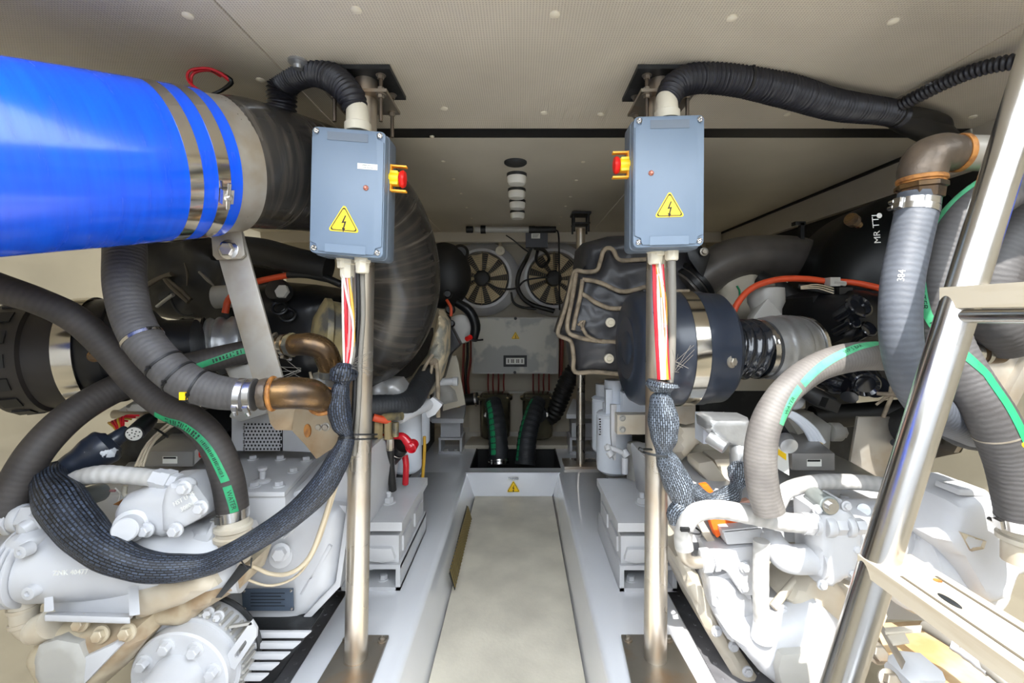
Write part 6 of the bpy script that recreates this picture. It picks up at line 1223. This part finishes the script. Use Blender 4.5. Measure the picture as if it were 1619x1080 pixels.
m = MB(); m.cyl(P(1222, 960, 1.12), P(1268, 905, 1.15), .010, seg=10); m.build('brace', M['whitew'], t)
m = MB(); m.cyl(P(1206, 972, 1.07), P(1206, 1012, 1.07), .018, .026, 24, .004); m.build('riser_foot', WW, t)
m = MB(); m.lathe(P(1283, 884, 1.09), (1, .15, 0), [(0, .034), (0, .046), (.010, .046), (.010, .034)], 32); m.build('elbow_flange', WW, t)
m = MB(); m.lathe(P(1268, 862, 1.10), (-.1, -1, .2), [(-.02, .05), (.008, .048), (.012, .03), (.012, 0)], 28) if False else m.slab([(1122, 915), (1150, 905), (1186, 918), (1190, 962), (1150, 972), (1126, 958)], 1.15, .06, .006); m.build('square_casting', WW, t)
for x, y in ((1137, 940), (1160, 958), (1180, 925)): m = MB(); m.bolt(P(x, y, 1.149), (0, -1, .1), .009, .010); m.build('bolt', WW, t)
m = MB(); m.slab([(1236, 1036), (1300, 1030), (1318, 1044), (1318, 1100), (1240, 1100), (1230, 1060)], 1.04, .08, .012); m.build('lower_cover', M['greyw'], t)  # grey instead of white; its shade is put into the colour
for a_, b_, r_ in ((1302, 1316, .024), (1318, 1334, .020), (1336, 1346, .024), (1350, 1366, .018)): m = MB(); m.cyl(P(a_, 832, 1.06), P(b_, 832, 1.06), r_, r_, 6 if r_ < .022 else 24, .003); m.build('hex_union', WW, t)
for x, y in ((1345, 905), (1352, 868), (1300, 925), (1292, 806), (1338, 800)): m = MB(); m.bolt(P(x, y, 1.055), (0, -1, .1), .008, .009); m.build('bolt', WW, t)
for x, y in ((1440, 812), (1452, 850), (1470, 810)): m = MB(); m.bolt(P(x, y, 1.1), (0, -1, .3), .009, .010); m.build('bolt', WW, t)
for x, y in ((1120, 780), (1262, 772), (1335, 790), (1400, 790), (1440, 765)): m = MB(); m.bolt(Pz(x, y, .50), (0, 0, 1), .011, .012); m.build('bolt', WW, t)
m = MB(); m.slab([(1142, 838), (1205, 832), (1210, 858), (1150, 862)], 1.12, .05, .004); m.prism([P(1142, 838, 1.12), P(1205, 832, 1.12), P(1200, 818, 1.2), P(1155, 822, 1.2)], (0, 0, -.006)); m.build('block_cap', WW, t)
small_tube('riser_pipe', [(1204, 855, 1.08, 12), (1203, 900, 1.08, 12), (1203, 950, 1.07, 12), (1205, 975, 1.07, 13), (1207, 998, 1.07, 13)], M['whose'], t, 20, .008, prof=rib(.025, .02))
small_tube('white_elbow', [(1218, 845, 1.12, 16), (1226, 865, 1.10, 20), (1245, 882, 1.09, 22), (1275, 884, 1.09, 22), (1310, 880, 1.10, 22)], WW, t, 24, .006)
m = MB(); m.cyl(P(1285, 838, 1.15), P(1450, 838, 1.18), .075, .075, 40, .01); m.build('cooler_drum', WW, t)
m = MB(); m.pillow([(1278, 800), (1330, 790), (1360, 830), (1350, 900), (1300, 930), (1282, 900)], 1.08, .06, .03, .03, 0, step=.012); m.build('cooler_end', WW, t)
m = MB(); m.cyl(P(1420, 890, 1.13), P(1530, 900, 1.15), .11, .11, 44, .03); m.build('round_housing', WW, t)
m = MB(); m.slab([(1440, 800), (1500, 790), (1490, 870), (1440, 870)], 1.2, .05, .008); m.build('grey_cover', M['skin'], t)
t1 = T('pump_cover', 'tall sunlit white cover casting between the ladder and the striped hose', 'pump cover', P(1550, 950, 1.0))
m = MB(); m.pillow([(1495, 790), (1520, 776), (1560, 776), (1572, 800), (1584, 830), (1582, 852), (1600, 860), (1640, 860), (1640, 900), (1598, 905), (1585, 945), (1548, 948), (1530, 925), (1505, 880), (1475, 850)], 1.02, .12, .03, .03, 0, step=.012); m.build('casting', WW, t1)
m = MB(); m.slab([(1518, 774), (1558, 774), (1566, 780), (1562, 786), (1516, 784)], 1.0, .06, .004); m.build('top_lip', WW, t1)
m = MB(); m.pillow([(1520, 842), (1560, 856), (1556, 868), (1536, 872)], .985, .01, -.012, .01, 0, step=.008); m.build('cast_recess', M['dirty'], t1)
m = MB(); b = P(1622, 858, .90); m.lathe(b, (0, 0, 1), [(-.04, .036), (0, .036), (.003, .044), (.012, .044), (.015, .038), (.022, .038), (.025, .043), (.032, .043), (.034, .036), (.05, .036)], 36); m.build('hose_neck', M['whitew'], t1)
# white hose with fittings
t1, p = hose('oil_hose', 'thick white painted hose bending over the orange rubber on the right gearbox', [(1082, 868, 1.06, 14), (1080, 848, 1.06, 14), (1087, 824, 1.05, 14), (1105, 809, 1.05, 14.5), (1140, 806, 1.05, 14.5), (1190, 815, 1.05, 14.5), (1240, 825, 1.05, 14.5), (1290, 829, 1.05, 14)], M['whose'], step=.005, seg=28, prof=rib(.03, .012))
for d in (.004, .016, .028): q, tg, r = p.at(p.L - .004 - d); m = MB(); m.lathe(q, tg, [(0, r), (0, r * 1.16), (.010, r * 1.16), (.010, r)], 6 if d == .016 else 28, False); m.build('collar', WW, t1)
small_tube('hose_elbow', [(1080, 862, 1.06, 13), (1083, 880, 1.06, 10), (1094, 889, 1.06, 9), (1110, 889, 1.06, 9)], M['alub'], t1, 20, .004)
for x0, x1, r in ((1108, 1124, .026), (1126, 1136, .024)): m = MB(); m.cyl(P(x0, 886, 1.06), P(x1, 885, 1.06), r, seg=6, bevel=.003); m.build('hex_nut', WW, t1)
m = MB(); m.torus(P(1091, 836, 1.055), (.25, 0, 1), .024, .002, 24, 6); m.box(P(1083, 837, 1.02), (.02, .008, .008)); m.build('cable_tie', M['black'], t1)
t1, p = hose('oil_hose', 'slimmer pale grey hose arching behind the ladder over the right gearbox', [(1228, 800, 1.12, 12), (1245, 775, 1.14, 12), (1290, 763, 1.16, 12), (1345, 762, 1.18, 12), (1400, 768, 1.18, 12), (1450, 785, 1.18, 12), (1490, 800, 1.18, 12)], M['whose'], step=.005)
t1 = T('solenoid_valve', 'grey green cylindrical solenoid under the slimmer hose on the right gearbox', 'solenoid', P(1305, 812, 1.1))
m = MB(); m.cyl(P(1286, 784, 1.12), P(1312, 800, 1.05), .022, .022, 28, .003); m.build('coil', bpy.data.materials['grey_green_coil'], t1); m = MB(); m.lathe(P(1312, 800, 1.05), P(1312, 800, 1.05) - P(1286, 784, 1.12), [(0, .018), (.004, .018), (.004, .010), (.014, .010), (.014, 0)], 20); m.build('end_nut', M['steel'], t1)
m = MB(); m.cyl(P(1362, 806, 1.16), P(1366, 806, 1.12), .014, seg=16); m.build('sight_glass', M['alu'], None, 'small dull round cap on top of the right gearbox left of the ladder', 'cap')
# orange rubber
t1 = T('rubber_guard', 'folded bright orange rubber piece around the white hose', 'rubber guard', P(1130, 850, 1.2))
m = MB(); m.prism([P(1108, 768, 1.16), P(1120, 766, 1.16), P(1138, 790, 1.16), P(1134, 802, 1.16), P(1124, 802, 1.16), P(1120, 784, 1.16)], (0, .02, 0), .003); m.build('upper_flap', M['orb'], t1)
m = MB(); m.prism([P(1122, 820, 1.15), P(1150, 818, 1.15), P(1176, 826, 1.15), P(1180, 836, 1.15), P(1150, 838, 1.15), P(1134, 852, 1.15), P(1128, 838, 1.15)], (0, .03, 0), .004); m.build('lower_flap', M['orb'], t1)
m = MB(); m.prism([P(1150, 800, 1.22), P(1185, 790, 1.22), P(1200, 835, 1.22), P(1160, 838, 1.22)], (0, .02, 0), .004); m.build('pale_flap', mat('pale_salmon_rubber', (206, 160, 140), .5), t1)
m = MB(); m.prism([P(1100, 822, 1.16), P(1110, 820, 1.16), P(1140, 870, 1.16), P(1128, 876, 1.16)], (0, .02, 0), .002); m.build('pale_strip', M['whitew'], t1)
# aluminium connector
t1 = T('cable_connector', 'large bare aluminium angled plug above the grey braided sleeve', 'connector', P(1165, 740, 1.18))
m = MB(); m.pillow([(1114, 662), (1122, 658), (1182, 660), (1190, 700), (1184, 712), (1160, 706), (1140, 700), (1116, 678)], 1.20, .06, .022, .016, 0, step=.008); m.build('plug_body', M['alu'], t1)
m = MB(); m.cyl(P(1169, 704, 1.20), P(1168, 738, 1.19), .024, .022, 28, .003); m.build('plug_neck', M['alu'], t1)
m = MB(); m.bx(1112, 658, 1142, 702, 1.26, .06, .006); m.build('socket_block', M['skin'], t1)
m = MB(); m.cyl(P(1120, 690, 1.20), P(1148, 708, 1.17), .018, seg=20, bevel=.003); m.build('locking_screw', M['alu'], t1)
# pale castings behind
m = MB(); m.pillow([(1068, 668), (1100, 666), (1108, 680), (1106, 700), (1078, 728), (1066, 715)], 1.5, .1, .03, .03, 0, step=.015); m.build('bracket_casting', M['whitew'], None, 'angular white casting right of the grey braided sleeve', 'engine part')
m = MB(); m.slab([(1104, 732), (1128, 728), (1150, 760), (1150, 775), (1130, 775), (1104, 744)], 1.38, .1, .01); m.slab([(1128, 726), (1170, 724), (1175, 770), (1150, 770)], 1.42, .1, .01); m.build('flange_block', M['whitew'], None, 'cream angular flange behind the aluminium plug', 'engine part')
m = MB(); m.pillow([(1085, 690), (1180, 668), (1235, 700), (1240, 800), (1190, 800), (1150, 795), (1085, 745)], 1.62, .2, .04, .06, 0, step=.03); m.build('flywheel_housing', M['cream'], None, 'cream flywheel housing behind the aluminium plug and arching hose', 'engine part')
te, q_, n_ = ecu('grey metal control module with white label on top of the right gearbox', 1252, 1320, 717, 744, 1.28, .22, .06)
m = MB(); m.slab([(1222, 700), (1246, 716), (1248, 752), (1224, 738)], 1.24, .004); s = m.build('warning_card', M['label'], te); m = MB(); m.slab([(1229, 709), (1243, 718), (1243, 728), (1230, 719)], 1.238, .001); m.build('yellow_patch', M['yellow'], s)
m = MB(); m.slab([(1222, 704), (1225, 706), (1226, 724), (1223, 722)], 1.238, .001); m.build('red_mark', M['red'], s)
t1 = T('round_connector', 'black round plug with grey ring lying above the right control module', 'connector', P(1240, 705, 1.2))
m = MB(); m.cyl(P(1230, 678, 1.22), P(1243, 700, 1.16), .018, .020, 24, .002); m.build('shell', M['blk2'], t1); m = MB(); m.cyl(P(1240, 695, 1.17), P(1248, 706, 1.14), .021, seg=24, bevel=.002); m.build('grip_ring', M['alu'], t1)
t1 = T('cable_bundle', 'bundle of pale blue-grey taped cables arching behind the right control module', 'cable bundle', P(1280, 700, 1.4))
for k in range(4): small_tube('cable', [(1228 + 3 * k, 654 - 2 * k, 1.4, 4), (1250 + 4 * k, 658, 1.4, 4), (1272 + 5 * k, 678, 1.4, 4), (1284 + 6 * k, 700, 1.4, 4)], M['skin'], t1, 8, .02)
m = MB(); m.prism([P(1240, 655, 1.5), P(1288, 652, 1.6), P(1312, 676, 1.5), P(1312, 728, 1.5), P(1270, 700, 1.45)], (0, .12, 0), .01); m.build('engine_casting', M['greyw'], None, 'pale grey angular support behind the right control module', 'engine part')
m = MB(); m.cyl(P(1312, 683, 1.5), P(1328, 683, 1.5), .030, seg=24, bevel=.003); m.cyl(P(1328, 683, 1.5), P(1336, 683, 1.5), .02, seg=6, bevel=.003); m.build('spool_bolt', M['greyw'], None, 'pale spool shaped bolt at the right end of the grey support', 'bolt')
# lower right: timber shelf, bracket, white sleeve
m = MB(); m.prism([Pz(1380, 985, .22), Pz(1560, 975, .22), Pz(1640, 1100, .22), Pz(1430, 1100, .22)], (0, 0, -.03), .003); m.build('stained_shelf', mat('oil_stained_tan_paint', (176, 142, 98), .5, rgb2=(206, 190, 160), thr=(.4, .65), vs=7), None, 'oil-stained tan shelf under the lower ladder tread', 'shelf')
t1 = T('steel_bracket', 'slotted cream steel bracket on the tan shelf by the ladder foot', 'bracket', P(1450, 1060, .85))
m = MB(); m.prism([P(1388, 990, 1.0), P(1394, 986, 1.0), P(1432, 1046, .9), P(1426, 1060, .9)], (.008, .02, 0), .001); m.build('slotted_leg', M['alub'], t1)
m = MB(); m.prism([P(1396, 992, 1.0), P(1458, 988, 1.0), P(1456, 996, .97), P(1400, 1000, .97)], (0, 0, -.006), .001); m.prism([P(1402, 1004, .97), P(1430, 1000, .97), P(1438, 1014, .94), P(1412, 1018, .94)], (0, 0, -.005), .001); m.build('tab', M['whitew'], t1)
m = MB(); m.bolt(P(1385, 1032, .92), (0, -1, .5), .014, .018); m.build('bolt', M['plate'], t1); m = MB(); m.bolt(P(1405, 1076, .9), (0, -1, .5), .014, .018); m.build('bolt', M['plate'], t1)
t1, p = hose('taped_hose', 'grey hose wrapped in white tape lying under the lower ladder tread', [(1462, 990, 1.0, 8), (1500, 1012, .95, 9), (1535, 1035, .92, 10), (1575, 1068, .88, 9), (1600, 1090, .86, 8)], M['wireg'], step=.008)
p2 = Path([(1504, 1016, .945, 10), (1530, 1032, .925, 12), (1565, 1062, .89, 10)], .006); m = MB(); m.tube(p2, 20, True, lambda s, a: 1 + .05 * math.sin(s * 300)); m.build('white_tape', WW, t1)
m = MB(); m.pillow([(1430, 1070), (1455, 1058), (1490, 1062), (1500, 1100), (1430, 1100)], .9, .05, .015, .015, 0, step=.01); m.build('white_block', WW, None, 'sunlit white block at the bottom edge right of the ladder rail', 'block')
